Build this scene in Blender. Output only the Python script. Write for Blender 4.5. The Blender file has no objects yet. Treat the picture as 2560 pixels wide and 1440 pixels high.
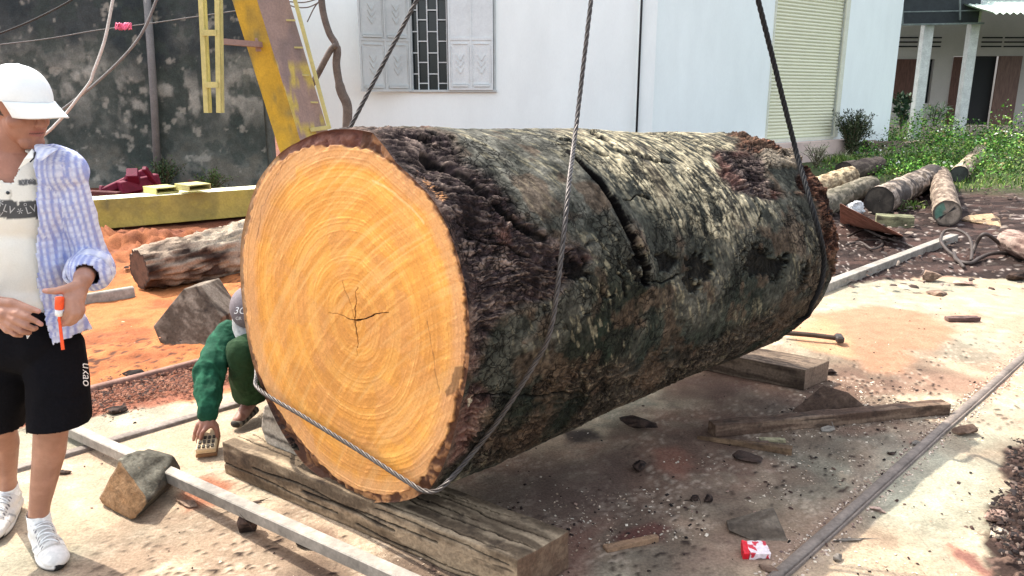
import bpy, bmesh, math, random
import numpy as np
from mathutils import Vector, Matrix, Euler
from mathutils.bvhtree import BVHTree
R_ = math.radians
random.seed(7); RNG = np.random.default_rng(7)
S = bpy.context.scene; COL = S.collection
# ------------------------------------------------------------------ camera
FPX = 1920.0; TH = R_(14.18); CAM = np.array([0.0, 0.0, 1.6])
cd = bpy.data.cameras.new('camera'); cd.sensor_width = 36; cd.lens = 27.0; cd.clip_end = 500; cd.clip_start = .05
cam = bpy.data.objects.new('camera', cd); COL.objects.link(cam)
cam.location = CAM; cam.rotation_euler = (R_(90) - TH, 0, 0); S.camera = cam
# ------------------------------------------------------------------ sky, sun, exposure
SUN_EL = R_(55); SUN_DIR = np.array([-.80 * math.cos(SUN_EL), .60 * math.cos(SUN_EL), math.sin(SUN_EL)])
w = bpy.data.worlds.new('World'); S.world = w; w.use_nodes = True
nt = w.node_tree; bg = nt.nodes['Background']; sky = nt.nodes.new('ShaderNodeTexSky')
sky.sky_type = 'NISHITA'; sky.sun_disc = False; sky.sun_elevation = SUN_EL
sky.sun_rotation = math.atan2(SUN_DIR[0], SUN_DIR[1]); sky.dust_density = 3.0; sky.air_density = 1.0
hs_ = nt.nodes.new('ShaderNodeHueSaturation'); hs_.inputs['Saturation'].default_value = .42
nt.links.new(sky.outputs[0], hs_.inputs['Color']); nt.links.new(hs_.outputs[0], bg.inputs[0]); bg.inputs[1].default_value = .15
sd = bpy.data.lights.new('sun', 'SUN'); sd.energy = 2.3; sd.angle = R_(.5); sd.color = (1, .93, .82)
so = bpy.data.objects.new('sun', sd); COL.objects.link(so)
so.rotation_euler = Vector(SUN_DIR).to_track_quat('Z', 'Y').to_euler()
S.view_settings.view_transform = 'Standard'; S.view_settings.look = 'None'; S.view_settings.gamma = 1
S.view_settings.exposure = 1.72
# ------------------------------------------------------------------ pixel (of the 2560x1440 photo) -> world
def ray(px, py):
    u = (px - 1280) / FPX; v = (720 - py) / FPX
    return np.array([u, math.cos(TH) + v * math.sin(TH), -math.sin(TH) + v * math.cos(TH)])
def G(px, py, z=0.0):
    r = ray(px, py); return CAM + r * ((z - 1.6) / r[2])
def PY(px, py, Y):
    r = ray(px, py); return CAM + r * (Y / r[1])
def proj(P):
    d = P - CAM; y = d[:, 1] * math.cos(TH) - d[:, 2] * math.sin(TH); z = d[:, 1] * math.sin(TH) + d[:, 2] * math.cos(TH)
    y = np.where(y < .05, .05, y)
    return 1280 + FPX * d[:, 0] / y, 720 - FPX * z / y
# ------------------------------------------------------------------ noise
def _h(i, j, k, s):
    n = (i * 374761393 + j * 668265263 + k * 2147483647 + s * 1274126177) & 0xffffffff
    n = ((n ^ (n >> 13)) * 1274126177) & 0xffffffff
    n = ((n ^ (n >> 15)) * 2246822519) & 0xffffffff
    return ((n ^ (n >> 16)) & 0xffffff) / float(0xffffff) * 2 - 1
def vn(p, s=0):
    f = np.floor(p).astype(np.int64); t = p - f; t = t * t * t * (t * (t * 6 - 15) + 10)
    o = 0
    for a in (0, 1):
        for b in (0, 1):
            for c in (0, 1):
                wgt = (t[:, 0] if a else 1 - t[:, 0]) * (t[:, 1] if b else 1 - t[:, 1]) * (t[:, 2] if c else 1 - t[:, 2])
                o = o + wgt * _h(f[:, 0] + a, f[:, 1] + b, f[:, 2] + c, s)
    return o
def fbm(p, oc=4, s=0, g=.5):
    o = 0; a = 1; tot = 0
    for i in range(oc):
        o = o + a * vn(p * 2 ** i + 17.3 * i, s + i); tot += a; a *= g
    return o / tot
def ridge(p, oc=3, s=0):
    o = 0; a = 1; tot = 0
    for i in range(oc):
        o = o + a * (1 - np.abs(vn(p * 2 ** i + 7.1 * i, s + i)) * 2); tot += a; a *= .5
    return o / tot
def sst(a, b, x):
    t = np.clip((x - a) / (b - a), 0, 1); return t * t * (3 - 2 * t)
def sdpoly(x, y, poly):
    poly = np.array(poly, float); d = np.full(x.shape, 1e18); ins = np.zeros(x.shape, bool); n = len(poly)
    for i in range(n):
        a = poly[i]; b = poly[(i + 1) % n]; e = b - a
        wx = x - a[0]; wy = y - a[1]; t = np.clip((wx * e[0] + wy * e[1]) / (e @ e + 1e-12), 0, 1)
        d = np.minimum(d, (wx - e[0] * t) ** 2 + (wy - e[1] * t) ** 2)
        c = ((a[1] > y) != (b[1] > y)) & (x < (b[0] - a[0]) * (y - a[1]) / (b[1] - a[1] + 1e-12) + a[0]); ins ^= c
    return np.sqrt(d) * np.where(ins, -1, 1)
def dline(x, y, pts, ret_t=False):
    d = np.full(x.shape, 1e18); T = np.zeros(x.shape); n = len(pts) - 1
    for i in range(n):
        a = np.array(pts[i][:2], float); b = np.array(pts[i + 1][:2], float); e = b - a
        t = np.clip(((x - a[0]) * e[0] + (y - a[1]) * e[1]) / (e @ e), 0, 1)
        q = (x - a[0] - e[0] * t) ** 2 + (y - a[1] - e[1] * t) ** 2
        T = np.where(q < d, (i + t) / n, T); d = np.minimum(d, q)
    return (np.sqrt(d), T) if ret_t else np.sqrt(d)
# ------------------------------------------------------------------ materials
def M(name, col=None, rough=.8, var=.3, scale=6, bump=.3, bscale=60, metal=0, stretch=(1, 1, 1), spec=.3, fine=.2, trans=0, bdist=.01, sheen=0):
    m = bpy.data.materials.new(name); m.use_nodes = True; n = m.node_tree; B = n.nodes['Principled BSDF']; L = n.links.new
    B.inputs['Roughness'].default_value = rough; B.inputs['Metallic'].default_value = metal
    B.inputs['Specular IOR Level'].default_value = spec
    if trans: B.inputs['Transmission Weight'].default_value = trans
    if sheen: B.inputs['Sheen Weight'].default_value = sheen
    if col is None:
        a = n.nodes.new('ShaderNodeAttribute'); a.attribute_name = 'Col'; src = a.outputs['Color']
    else:
        a = n.nodes.new('ShaderNodeRGB'); a.outputs[0].default_value = (*col, 1); src = a.outputs[0]
    tc = n.nodes.new('ShaderNodeTexCoord'); mp = n.nodes.new('ShaderNodeMapping'); mp.inputs['Scale'].default_value = stretch
    L(tc.outputs['Object'], mp.inputs['Vector'])
    def noise(sc, det):
        t = n.nodes.new('ShaderNodeTexNoise'); t.inputs['Scale'].default_value = sc; t.inputs['Detail'].default_value = det
        t.inputs['Roughness'].default_value = .65; L(mp.outputs[0], t.inputs['Vector']); return t.outputs['Fac']
    def rng(src_, lo, hi):
        r = n.nodes.new('ShaderNodeMapRange'); r.inputs['From Min'].default_value = .3; r.inputs['From Max'].default_value = .7
        r.inputs['To Min'].default_value = lo; r.inputs['To Max'].default_value = hi; L(src_, r.inputs['Value']); return r.outputs[0]
    f1 = rng(noise(scale, 5), 1 - var, 1 + var); f2 = rng(noise(bscale, 4), 1 - fine, 1 + fine)
    mu = n.nodes.new('ShaderNodeMath'); mu.operation = 'MULTIPLY'; L(f1, mu.inputs[0]); L(f2, mu.inputs[1])
    v = n.nodes.new('ShaderNodeVectorMath'); v.operation = 'SCALE'; L(src, v.inputs[0]); L(mu.outputs[0], v.inputs['Scale'])
    L(v.outputs[0], B.inputs['Base Color'])
    if bump:
        b = n.nodes.new('ShaderNodeBump'); b.inputs['Strength'].default_value = bump; b.inputs['Distance'].default_value = bdist
        L(noise(bscale, 6), b.inputs['Height']); L(b.outputs[0], B.inputs['Normal'])
    m['tc'] = 1
    return m
# ------------------------------------------------------------------ objects
def tag(o, label=None, cat=None, group=None, kind=None):
    if label: o['label'] = label
    if cat: o['category'] = cat
    if group: o['group'] = group
    if kind: o['kind'] = kind
    return o
def empty(name, loc, label, cat, group=None, rz=0):
    o = bpy.data.objects.new(name, None); COL.objects.link(o); o.location = tuple(loc); o.rotation_euler = (0, 0, rz); o.empty_display_size = .1
    return tag(o, label, cat, group)
def link(name, me, mat, parent=None, smooth=False):
    if mat is not None and not me.materials: me.materials.append(mat)
    o = bpy.data.objects.new(name, me); COL.objects.link(o)
    if smooth: me.polygons.foreach_set('use_smooth', [True] * len(me.polygons))
    if parent is not None:
        o.parent = parent
        o.matrix_parent_inverse = _mw(parent).inverted()
    return o
def _mw(o):
    m = Matrix.Translation(o.location) @ o.rotation_euler.to_matrix().to_4x4()
    if o.parent is not None: m = _mw(o.parent) @ o.matrix_parent_inverse @ m
    return m
def npmesh(name, V, F, cols=None):
    """V (n,3), F list/array of quads or list of tuples"""
    me = bpy.data.meshes.new(name)
    if isinstance(F, np.ndarray):
        k = F.shape[1]; me.vertices.add(len(V)); me.vertices.foreach_set('co', np.ascontiguousarray(V, np.float32).ravel())
        me.loops.add(F.size); me.loops.foreach_set('vertex_index', F.astype(np.int32).ravel())
        me.polygons.add(len(F)); me.polygons.foreach_set('loop_start', np.arange(len(F), dtype=np.int32) * k)
        me.update(calc_edges=True); me.validate()
    else:
        me.from_pydata([tuple(map(float, v)) for v in V], [], [tuple(map(int, f)) for f in F]); me.update()
    if cols is not None: setcol(me, cols)
    return me
def setcol(me, c):
    c = np.asarray(c, float)
    if c.ndim == 1: c = np.tile(c, (len(me.vertices), 1))
    a = me.color_attributes.new('Col', 'FLOAT_COLOR', 'POINT'); q = np.ones((len(me.vertices), 4), np.float32); q[:, :3] = np.clip(c, 0, 1)
    a.data.foreach_set('color', q.ravel())
def getco(me):
    a = np.zeros(len(me.vertices) * 3, np.float32); me.vertices.foreach_get('co', a); return a.reshape(-1, 3).astype(float)
def getno(me):
    a = np.zeros(len(me.vertices) * 3, np.float32); me.vertices.foreach_get('normal', a); return a.reshape(-1, 3).astype(float)
def grid_faces(nr, nc, wrap=False):
    i = np.arange(nr - 1)[:, None]; j = np.arange(nc if wrap else nc - 1)[None, :]; j2 = (j + 1) % nc
    return np.stack([(i * nc + j), (i * nc + j2), ((i + 1) * nc + j2), ((i + 1) * nc + j)], -1).reshape(-1, 4)
class MB:
    """collects shapes into one mesh"""
    def __init__(s): s.v = []; s.f = []
    def add(s, V, F):
        o = len(s.v); s.v += [tuple(map(float, q)) for q in V]; s.f += [tuple(int(i) + o for i in f) for f in F]; return s
    def box(s, c, sz, rz=0, ax=None):
        h = np.array(sz) / 2.0; X, Y, Z = (np.array([math.cos(rz), math.sin(rz), 0]), np.array([-math.sin(rz), math.cos(rz), 0]), np.array([0, 0, 1])) if ax is None else ax
        V = [np.array(c) + X * h[0] * a + Y * h[1] * b + Z * h[2] * e for e in (-1, 1) for a, b in ((-1, -1), (1, -1), (1, 1), (-1, 1))]
        return s.add(V, [(3, 2, 1, 0), (4, 5, 6, 7), (0, 1, 5, 4), (1, 2, 6, 5), (2, 3, 7, 6), (3, 0, 4, 7)])
    def bar(s, a, b, w, h, up=(0, 0, 1)):
        a = np.array(a, float); b = np.array(b, float); d = b - a; L = np.linalg.norm(d); d /= L; up = np.array(up, float)
        x = np.cross(d, up); x /= np.linalg.norm(x); z = np.cross(x, d)
        return s.box((a + b) / 2, (L, w, h), ax=(d, np.cross(z, d), z))
    def tube(s, pts, r, n=8, cap=True):
        P = np.array(pts, float); m = len(P); r = np.full(m, r) if np.isscalar(r) else np.array(r, float)
        T = np.gradient(P, axis=0); T /= np.linalg.norm(T, axis=1)[:, None] + 1e-12
        u = np.cross(T[0], [0, 0, 1.0]); 
        if np.linalg.norm(u) < .05: u = np.cross(T[0], [1.0, 0, 0])
        u /= np.linalg.norm(u); V = []
        for i in range(m):
            u = u - T[i] * (u @ T[i]); u /= np.linalg.norm(u); w_ = np.cross(T[i], u)
            for k in range(n):
                a = 2 * math.pi * k / n; V.append(P[i] + r[i] * (math.cos(a) * u + math.sin(a) * w_))
        F = [(i * n + k, i * n + (k + 1) % n, (i + 1) * n + (k + 1) % n, (i + 1) * n + k) for i in range(m - 1) for k in range(n)]
        if cap: F += [tuple(range(n))[::-1], tuple((m - 1) * n + k for k in range(n))]
        return s.add(V, F)
    def prism(s, poly, d):
        """poly: list of 3d points (planar), d: extrusion vector"""
        n = len(poly); V = [np.array(p, float) for p in poly]; V += [p + np.array(d, float) for p in V]
        return s.add(V, [tuple(range(n))[::-1], tuple(range(n, 2 * n))] + [(i, (i + 1) % n, n + (i + 1) % n, n + i) for i in range(n)])
    def build(s, name, mat, parent=None, smooth=False, bevel=0, col=None):
        me = bpy.data.meshes.new(name); me.from_pydata(s.v, [], s.f); me.update()
        bm = bmesh.new(); bm.from_mesh(me); bmesh.ops.recalc_face_normals(bm, faces=bm.faces)
        if bevel: bmesh.ops.bevel(bm, geom=[e for e in bm.edges], offset=bevel, segments=1, affect='EDGES', profile=.5)
        bm.to_mesh(me); bm.free()
        if col is not None: setcol(me, col)
        return link(name, me, mat, parent, smooth)
def spline(pts, n=12):
    P = np.array(pts, float); out = []
    Q = np.vstack([2 * P[0] - P[1], P, 2 * P[-1] - P[-2]])
    for i in range(1, len(Q) - 2):
        for t in np.linspace(0, 1, n, endpoint=False):
            a, b, c, d = Q[i - 1], Q[i], Q[i + 1], Q[i + 2]
            out.append(.5 * ((2 * b) + (c - a) * t + (2 * a - 5 * b + 4 * c - d) * t ** 2 + (-a + 3 * b - 3 * c + d) * t ** 3))
    out.append(P[-1]); return np.array(out)
def hull(name, pts, mat, parent=None, res=.02, amp=.004, nscale=14, bevel=.004, cols=None, seed=0, smooth=False, round_=0):
    """a solid block: convex hull of the points, edges worn by bevel, then cut fine and roughened"""
    bm = bmesh.new()
    for p in pts: bm.verts.new(tuple(map(float, p)))
    r = bmesh.ops.convex_hull(bm, input=bm.verts)
    bmesh.ops.dissolve_limit(bm, angle_limit=R_(1), verts=bm.verts, edges=bm.edges)
    if bevel: bmesh.ops.bevel(bm, geom=list(bm.edges), offset=bevel, segments=2, affect='EDGES', profile=.6)
    bmesh.ops.triangulate(bm, faces=bm.faces)
    for _ in range(9):
        e = [e for e in bm.edges if e.calc_length() > res]
        if not e or len(bm.verts) > 40000: break
        bmesh.ops.subdivide_edges(bm, edges=e, cuts=1); bmesh.ops.triangulate(bm, faces=[f for f in bm.faces if len(f.verts) > 3])
    bmesh.ops.recalc_face_normals(bm, faces=bm.faces)
    me = bpy.data.meshes.new(name); bm.to_mesh(me); bm.free()
    co = getco(me); no = getno(me)
    q = co * nscale + seed * 3.7
    d = np.stack([fbm(q, 3, 1), fbm(q, 3, 5), fbm(q, 3, 9)], 1) * amp
    co2 = co + d; me.vertices.foreach_set('co', co2.astype(np.float32).ravel()); me.update()
    if cols is not None: setcol(me, cols(co, no))
    return link(name, me, mat, parent, smooth)
def oriented(c, ax, sz):
    X, Y, Z = [np.array(a, float) for a in ax]; c = np.array(c, float)
    return [c + X * sz[0] * a / 2 + Y * sz[1] * b / 2 + Z * sz[2] * e / 2 for a in (-1, 1) for b in (-1, 1) for e in (-1, 1)]
def nrm(v): v = np.array(v, float); return v / np.linalg.norm(v)
UP = np.array([0, 0, 1.0])
# ================================================================== GROUND
m_ground = M('ground_mix', None, rough=.92, var=.16, scale=9, bump=.55, bscale=90, fine=.30, spec=.15)
def axis_pts(a, fa, fb, b, st, gr=1.12):
    o = list(np.arange(fa, fb, st)); s = st; x = fa
    while x > a: s *= gr; x -= s; o.insert(0, x)
    s = st; x = fb
    while x < b: o.append(x); s *= gr; x += s
    return np.array(o)
gx = axis_pts(-70, -3.0, 4.2, 80, .0165, 1.035)
gy = [-6.]
for q in (-3, -1, 0.5, 1.2, 1.7, 1.9): gy.append(float(q))
y = 2.0
while y < 90: gy.append(y); y += .0062 * y * (1 if y < 16 else 3)
gy = np.array(gy)
XX, YY = np.meshgrid(gx, gy); X = XX.ravel(); Y = YY.ravel(); P3 = np.stack([X, Y, X * 0], 1)
n1 = fbm(P3 * 1.3, 5, 3); n2 = fbm(P3 * 6, 4, 8); n3 = fbm(P3 * 28, 3, 12)
def gp(*pts): return [tuple(G(*p)[:2]) for p in pts]
XW = X + .10 * fbm(P3 * 2.5, 4, 21) + .02 * n3; YW = Y + .10 * fbm(P3 * 2.5, 4, 25) + .02 * fbm(P3 * 28, 2, 33)
# concrete slab outline (world), its far edges where dirt lies over it
slab = gp((-900, 1160), (220, 1052), (420, 1012), (640, 968)) + [(-1.1, 4.35), (.6, 5.6)] + gp((2105, 716), (2330, 690), (2560, 700), (2900, 690)) + [(9, 6.0), (9, -8), (-9, -8), (-9, 2.6)]
dS = sdpoly(X + .06 * n2 + .03 * n3, Y + .06 * fbm(P3 * 5, 4, 44), slab)
conc = 1 - sst(-.02, .05, dS)
cor = gp((2560, 1112), (2515, 1130), (2500, 1180), (2520, 1215), (2478, 1262), (2458, 1300), (2462, 1360), (2490, 1400), (2470, 1440), (2500, 1700), (3200, 1600), (3200, 1080))
dC = sdpoly(X + .05 * n2 + .03 * n3, Y + .05 * fbm(P3 * 7, 4, 51), cor); soil = 1 - sst(-.015, .015, dC)
# colours of the materials themselves
c_con = np.array([.36, .275, .19]); c_con2 = np.array([.27, .25, .185]); c_pink = np.array([.37, .225, .155])
c_red = np.array([.17, .06, .038]); c_or = np.array([.38, .140, .050]); c_or2 = np.array([.26, .085, .034]); c_dark = np.array([.022, .014, .012]); c_dk2 = np.array([.050, .032, .027])
def mix(a, b, t): return a + (b - a) * np.clip(t, 0, 1)[:, None]
C = mix(np.tile(c_con, (len(X), 1)), c_con2, sst(-.1, .35, fbm(P3 * 1.7, 4, 61)))
C = mix(C, c_pink, sst(.0, .4, fbm(P3 * np.array([1.1, 1.9, 1]) + 5, 4, 66)) * .8)
C = mix(C, np.array([.46, .37, .26]), sst(.12, .5, fbm(P3 * 9 + 9, 3, 71)) * .6)
C = C * (1 + .20 * fbm(P3 * np.array([10, 34, 1]) + 3 * n2[:, None], 4, 73))[:, None]
# trampled bark dust, thicker round the log, with shade painted in under it
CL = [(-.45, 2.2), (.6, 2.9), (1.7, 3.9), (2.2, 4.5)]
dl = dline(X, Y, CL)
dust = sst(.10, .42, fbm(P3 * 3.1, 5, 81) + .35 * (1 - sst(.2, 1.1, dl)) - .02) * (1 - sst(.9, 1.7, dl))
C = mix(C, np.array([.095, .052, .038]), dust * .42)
C = mix(C, np.array([.06, .038, .03]), (1 - sst(.10, .55, dl + .25 * n2)) * .62)  # shade beneath the log, darkened into the ground colour
fl = sst(.12, .40, fbm(P3 * np.array([85, 120, 1]) + 5 * n2[:, None], 3, 91)) * (1 - sst(.6, 1.5, dl))
C = mix(C, np.array([.75, .62, .48]), fl * .28 * sst(-.3, .3, n2))
crumb = sst(.42, .50, fbm(P3 * 60, 3, 97)) * (.04 + .96 * (1 - sst(.5, 1.6, dl))) * sst(-.25, .25, n1)
C = mix(C, np.array([.02, .012, .01]), crumb)
def stain(poly, col, amt, soft=.05):
    global C
    d = sdpoly(XW, YW, gp(*poly)); C = mix(C, np.array(col), (1 - sst(-soft, soft, d)) * amt)
stain([(2040, 790), (2180, 765), (2300, 780), (2400, 830), (2360, 870), (2280, 880), (2240, 930), (2160, 935), (2120, 890), (2060, 850)], (.30, .16, .095), .85, .05)
stain([(1960, 830), (2060, 790), (2140, 860), (2110, 900), (1990, 870)], (.46, .24, .13), .8, .06)
stain([(2450, 915), (2500, 885), (2560, 860), (2560, 920), (2480, 935)], (.30, .2, .14), .6)
stain([(1540, 1335), (1620, 1303), (1685, 1318), (1670, 1355), (1570, 1362)], (.11, .045, .036), .9, .03)
stain([(1640, 1130), (1710, 1120), (1760, 1165), (1730, 1195), (1660, 1180)], (.24, .11, .075), .8, .04)
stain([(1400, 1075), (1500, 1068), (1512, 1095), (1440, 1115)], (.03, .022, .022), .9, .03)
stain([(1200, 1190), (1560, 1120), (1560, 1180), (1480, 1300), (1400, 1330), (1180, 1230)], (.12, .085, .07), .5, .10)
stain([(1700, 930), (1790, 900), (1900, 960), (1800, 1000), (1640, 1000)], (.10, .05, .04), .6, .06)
stain([(1100, 1300), (1300, 1350), (1500, 1300), (1480, 1440), (1420, 1480), (1080, 1340)], (.22, .11, .08), .6, .08)
stain([(1840, 1340), (1990, 1330), (2150, 1190), (2210, 1140), (2330, 1030), (2380, 1040), (2180, 1250), (2010, 1400), (1960, 1440), (1700, 1440)], (.24, .15, .115), .4, .08)
stain([(440, 1210), (520, 1195), (580, 1215), (560, 1270), (480, 1290), (430, 1250)], (.26, .095, .05), .9, .035)
stain([(690, 1320), (800, 1330), (860, 1390), (790, 1400), (700, 1350)], (.13, .07, .05), .8, .03)
stain([(2230, 1130), (2360, 1110), (2470, 1160), (2380, 1260), (2250, 1300), (2180, 1230)], (.38, .37, .28), .6, .08)
stain([(2340, 1330), (2400, 1360), (2470, 1430), (2440, 1440), (2370, 1390)], (.46, .22, .14), .8, .02)
stain([(2352, 1338), (2420, 1380), (2460, 1425), (2430, 1420), (2380, 1385)], (.16, .07, .06), .8, .01)
# dirt beyond the slab: orange sand left, dark trampled soil right
right = sst(-.6, 1.2, X - .10 * (Y - 4) + .5 * n1 + .3 * n2)
sand = mix(np.tile(c_or, (len(X), 1)), c_or2, sst(-.05, .35, fbm(P3 * 2.2 + 3, 5, 101)))
sand = mix(sand, c_red, sst(.05, .3, fbm(P3 * 1.1 + 13, 5, 107)) * sst(6.2, 8.5, Y + .6 * n1))
sand = mix(sand, np.array([.13, .045, .026]), sst(7.3, 8.6, Y + .5 * X * .0 + .8 * n1 + .5 * n2) * .8); sand = sand * (1 + .5 * n2 * sst(-.2, .3, n1))[:, None]
sand = mix(sand, np.array([.06, .028, .02]), sst(.34, .42, fbm(P3 * 26, 2, 111)) * sst(-.2, .2, n1) * .9)
dark = mix(np.tile(c_dark, (len(X), 1)), c_dk2, sst(-.1, .35, fbm(P3 * np.array([2.5, 9, 1]), 4, 121)))
dark = mix(dark, np.array([.075, .042, .034]), sst(.1, .5, fbm(P3 * np.array([1.2, 3, 1]) + 7, 4, 127)) * .7)
dark = mix(dark, np.array([.42, .36, .32]), sst(.46, .54, fbm(P3 * np.array([38, 60, 1]), 3, 131)) * (1 - sst(9, 15, Y)) * .8)
dirt = mix(sand, np.array([.10, .062, .05]), right); dirt = sand * (1 - right[:, None]) + dark * right[:, None]
# reddish brown band of sweepings between the slab and the first pipe rail
d = sdpoly(XW, YW, gp((-300, 1150), (225, 1050), (440, 1005), (640, 965), (640, 880), (540, 915), (230, 985), (-300, 1080)))
dirt = mix(dirt, np.array([.24, .095, .06]), (1 - sst(-.04, .08, d)) * .95)
# green film under the weeds
wd = sdpoly(X + .8 * n1, Y + .8 * n2, [(5.2, 16), (8.0, 13.0), (11, 12.6), (30, 14), (30, 32), (7.5, 27), (6.9, 21)])
dirt = mix(dirt, np.array([.06, .075, .03]), 1 - sst(-1, 1.0, wd))
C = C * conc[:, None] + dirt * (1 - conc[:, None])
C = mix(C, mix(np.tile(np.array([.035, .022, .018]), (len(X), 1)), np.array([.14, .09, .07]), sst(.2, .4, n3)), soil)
# heights
Z = .0025 * n2 + .001 * n3
dz = (1 - conc) * (-.004 + .03 * np.clip(n1, -.3, 1) * sst(.1, 1.2, dS) + .016 * n2 + .018 * ridge(P3 * np.array([9, 14, 1]), 3, 5) * (.35 + .65 * right) + .008 * n3)
dz += soil * (.035 + .05 * np.clip(fbm(P3 * 17, 3, 141), -.3, 1) + .02 * n3) * sst(0, .12, -dC)
mound = np.exp(-(((X + 4.0) / 1.7) ** 2 + ((Y - 7.9) / .8) ** 2)); dz += mound * (.15 + .16 * n2 + .05 * n3)
dz += crumb * conc * .004
Z = Z + dz
F = grid_faces(len(gy), len(gx))
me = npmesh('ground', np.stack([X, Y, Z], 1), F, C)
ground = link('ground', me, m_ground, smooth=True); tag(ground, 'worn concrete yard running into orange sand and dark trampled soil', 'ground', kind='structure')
del P3
# ================================================================== RAILS
m_rail = M('rail_steel', (.19, .155, .13), rough=.75, var=.3, scale=5, bump=.3, bscale=50, metal=0, fine=.3)
m_rust = M('rusty_pipe', (.22, .12, .09), rough=.8, var=.4, scale=6, bump=.4)
m_galv = M('galvanised_tube', (.27, .245, .21), rough=.65, var=.35, scale=4, bump=.2, bscale=30, metal=.1, fine=.25)
def rail(name, a, b, w_, h, mat, label, cat, ext=(0, 0), z0=0.0, lip=True):
    a = np.array(a, float); b = np.array(b, float); d = nrm(b - a); a = a - d * ext[0]; b = b + d * ext[1]
    n = max(2, int(np.linalg.norm(b - a) / .06)); s = nrm(np.cross(d, UP)); V = []; prof = [(-w_ / 2, -.02), (-w_ / 2, h * .9), (-w_ * .47, h), (w_ * .22, h), (w_ * .25, h * .1), (w_ * .34, h * .1), (w_ * .37, h), (w_ * .47, h), (w_ / 2, h * .8), (w_ / 2, -.02)]
    if not lip: prof = [(-w_ / 2, -.02), (-w_ / 2, h * .8), (-w_ * .35, h), (w_ * .35, h), (w_ / 2, h * .8), (w_ / 2, -.02)]
    L = np.linalg.norm(b - a); k = len(prof)
    for i in range(n):
        t = i / (n - 1); wob = .0015 * math.sin(t * L * 3.1)
        for (x, z) in prof: V.append(a + d * L * t + s * (x + wob) + UP * (z + z0 + .0015 * math.sin(t * L * 7 + x * 50)))
    V = np.array(V); F = grid_faces(n, k); me = npmesh(name, V, F)
    o = link(name, me, mat); tag(o, label, cat, 'rails set in the yard'); return o
rail('rail', G(1950, 1440), G(2560, 893), .050, .012, m_rail, 'grey flush steel rail crossing the concrete at lower right', 'rail', (2, 6))
rail('rail', G(20, 1182), G(640, 998), .055, .018, m_rail, 'grey steel rail in the concrete under the feet of the crouching man', 'rail', (2.5, 2.2), lip=False)
rail('pipe_rail', G(228, 988), G(545, 905), .045, .05, m_rust, 'thin rusty rail along the front edge of the orange sand', 'rail', (3, 1.0), lip=False)
rail('pipe_rail', G(205, 758), G(335, 737), .06, .07, m_galv, 'light rail ending at the old split log in the sand', 'rail', (3.5, 0), lip=False)
# inclined square tube at lower left
def sqtube(name, a, b, w_, label, group=None, mat=m_galv):
    mb = MB(); mb.bar(a, b, w_, w_); o = mb.build(name, mat, bevel=.004); tag(o, label, 'metal tube', group); return o
ta = G(60, 1022, .03); tb = G(980, 1438, .13); dd = nrm(tb - ta)
sqtube('square_tube', ta - dd * .1, tb + dd * .7, .05, 'long pale galvanised square tube passing behind the dark wedge block', 'metal tubes on the ground')
ta = G(2000, 742, .03); tb = G(2385, 594, .03)
sqtube('square_tube', ta, tb, .085, 'whitish square tube lying on dark soil right of the big log', 'metal tubes on the ground')
# ================================================================== THE GIANT LOG
OUT = [(601,641),(603,600),(621,519),(644,455),(675,411),(704,380),(745,355),(786,336),(864,323),(930,332),(960,365),(990,407),(1037,450),(1084,501),(1119,568),(1145,640),(1168,744),(1174,832),(1170,922),(1160,977),(1148,1029),(1136,1080),(1116,1145),(1075,1220),(1034,1245),(954,1256),(902,1253),(851,1225),(799,1191),(760,1160),(724,1111),(691,1055),(670,1011),(647,952),(632,908),(616,832),(606,755)]
FA = R_(38); fw = np.array([math.cos(FA), -math.sin(FA), 0]); fn = np.array([-math.sin(FA), -math.cos(FA), 0]); FAN = G(954, 1256, .165)
def FP(px, py, off=0.0):
    """photo pixel -> point on the sawn face plane"""
    r = ray(px, py); return CAM + r * (((FAN + fn * off - CAM) @ fn) / (r @ fn))
PO = np.array([FP(*p) for p in OUT]); c0 = (PO.max(0) + PO.min(0)) / 2; c1 = np.array([1.252, 4.25, .812])
def face_xz(P): P = np.atleast_2d(P); return np.stack([(P - c0) @ fw, P[:, 2] - c0[2]], 1)
oxz = face_xz(PO); oa = np.arctan2(oxz[:, 1], oxz[:, 0]); orr = np.hypot(oxz[:, 0], oxz[:, 1])
idx = np.argsort(oa); oa = oa[idx]; orr = orr[idx]
def R0(a):
    a = (a + math.pi) % (2 * math.pi) - math.pi
    return np.interp(a, np.r_[oa[-1] - 2 * math.pi, oa, oa[0] + 2 * math.pi], np.r_[orr[-1], orr, orr[0]])
NT, NS = 1100, 720
# more columns on the side that faces the yard
tt = np.linspace(0, 1, NT, endpoint=False); th_ = .35 + 2 * math.pi * (tt + .10 * np.sin(2 * math.pi * (tt - .0)) * -1)
ss = np.linspace(0, 1, NS) ** 1.15
TT, SS = np.meshgrid(th_, ss); T_ = TT.ravel(); s_ = SS.ravel()
Raz = (.618 * .59) / np.sqrt((.59 * np.cos(T_)) ** 2 + (.618 * np.sin(T_)) ** 2)
Rf = R0(T_); k = 5; Rs = np.mean([R0(T_ + d) for d in np.linspace(-.25, .25, 9)], 0)
blend = sst(0, .25, s_); Rr = (Rf * (1 - blend) + Rs * blend) * (1 - sst(.05, .9, s_)) + Raz * sst(.05, .9, s_)
Rr += .05 * np.exp(-((s_ - .9) / .2) ** 2) * np.clip(-np.sin(T_), 0, 1) ** 6
LEN = np.linalg.norm(c1 - c0)
ang = FA + (R_(46) - FA) * s_; W = np.stack([np.cos(ang), -np.sin(ang), ang * 0], 1)
cen = c0 + (c1 - c0) * s_[:, None]
rad = W * np.cos(T_)[:, None] + UP * np.sin(T_)[:, None]
Bp = cen + rad * Rr[:, None]
PX, PYy = proj(Bp); facing = ((CAM - Bp) * rad).sum(1) > -.02
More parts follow.
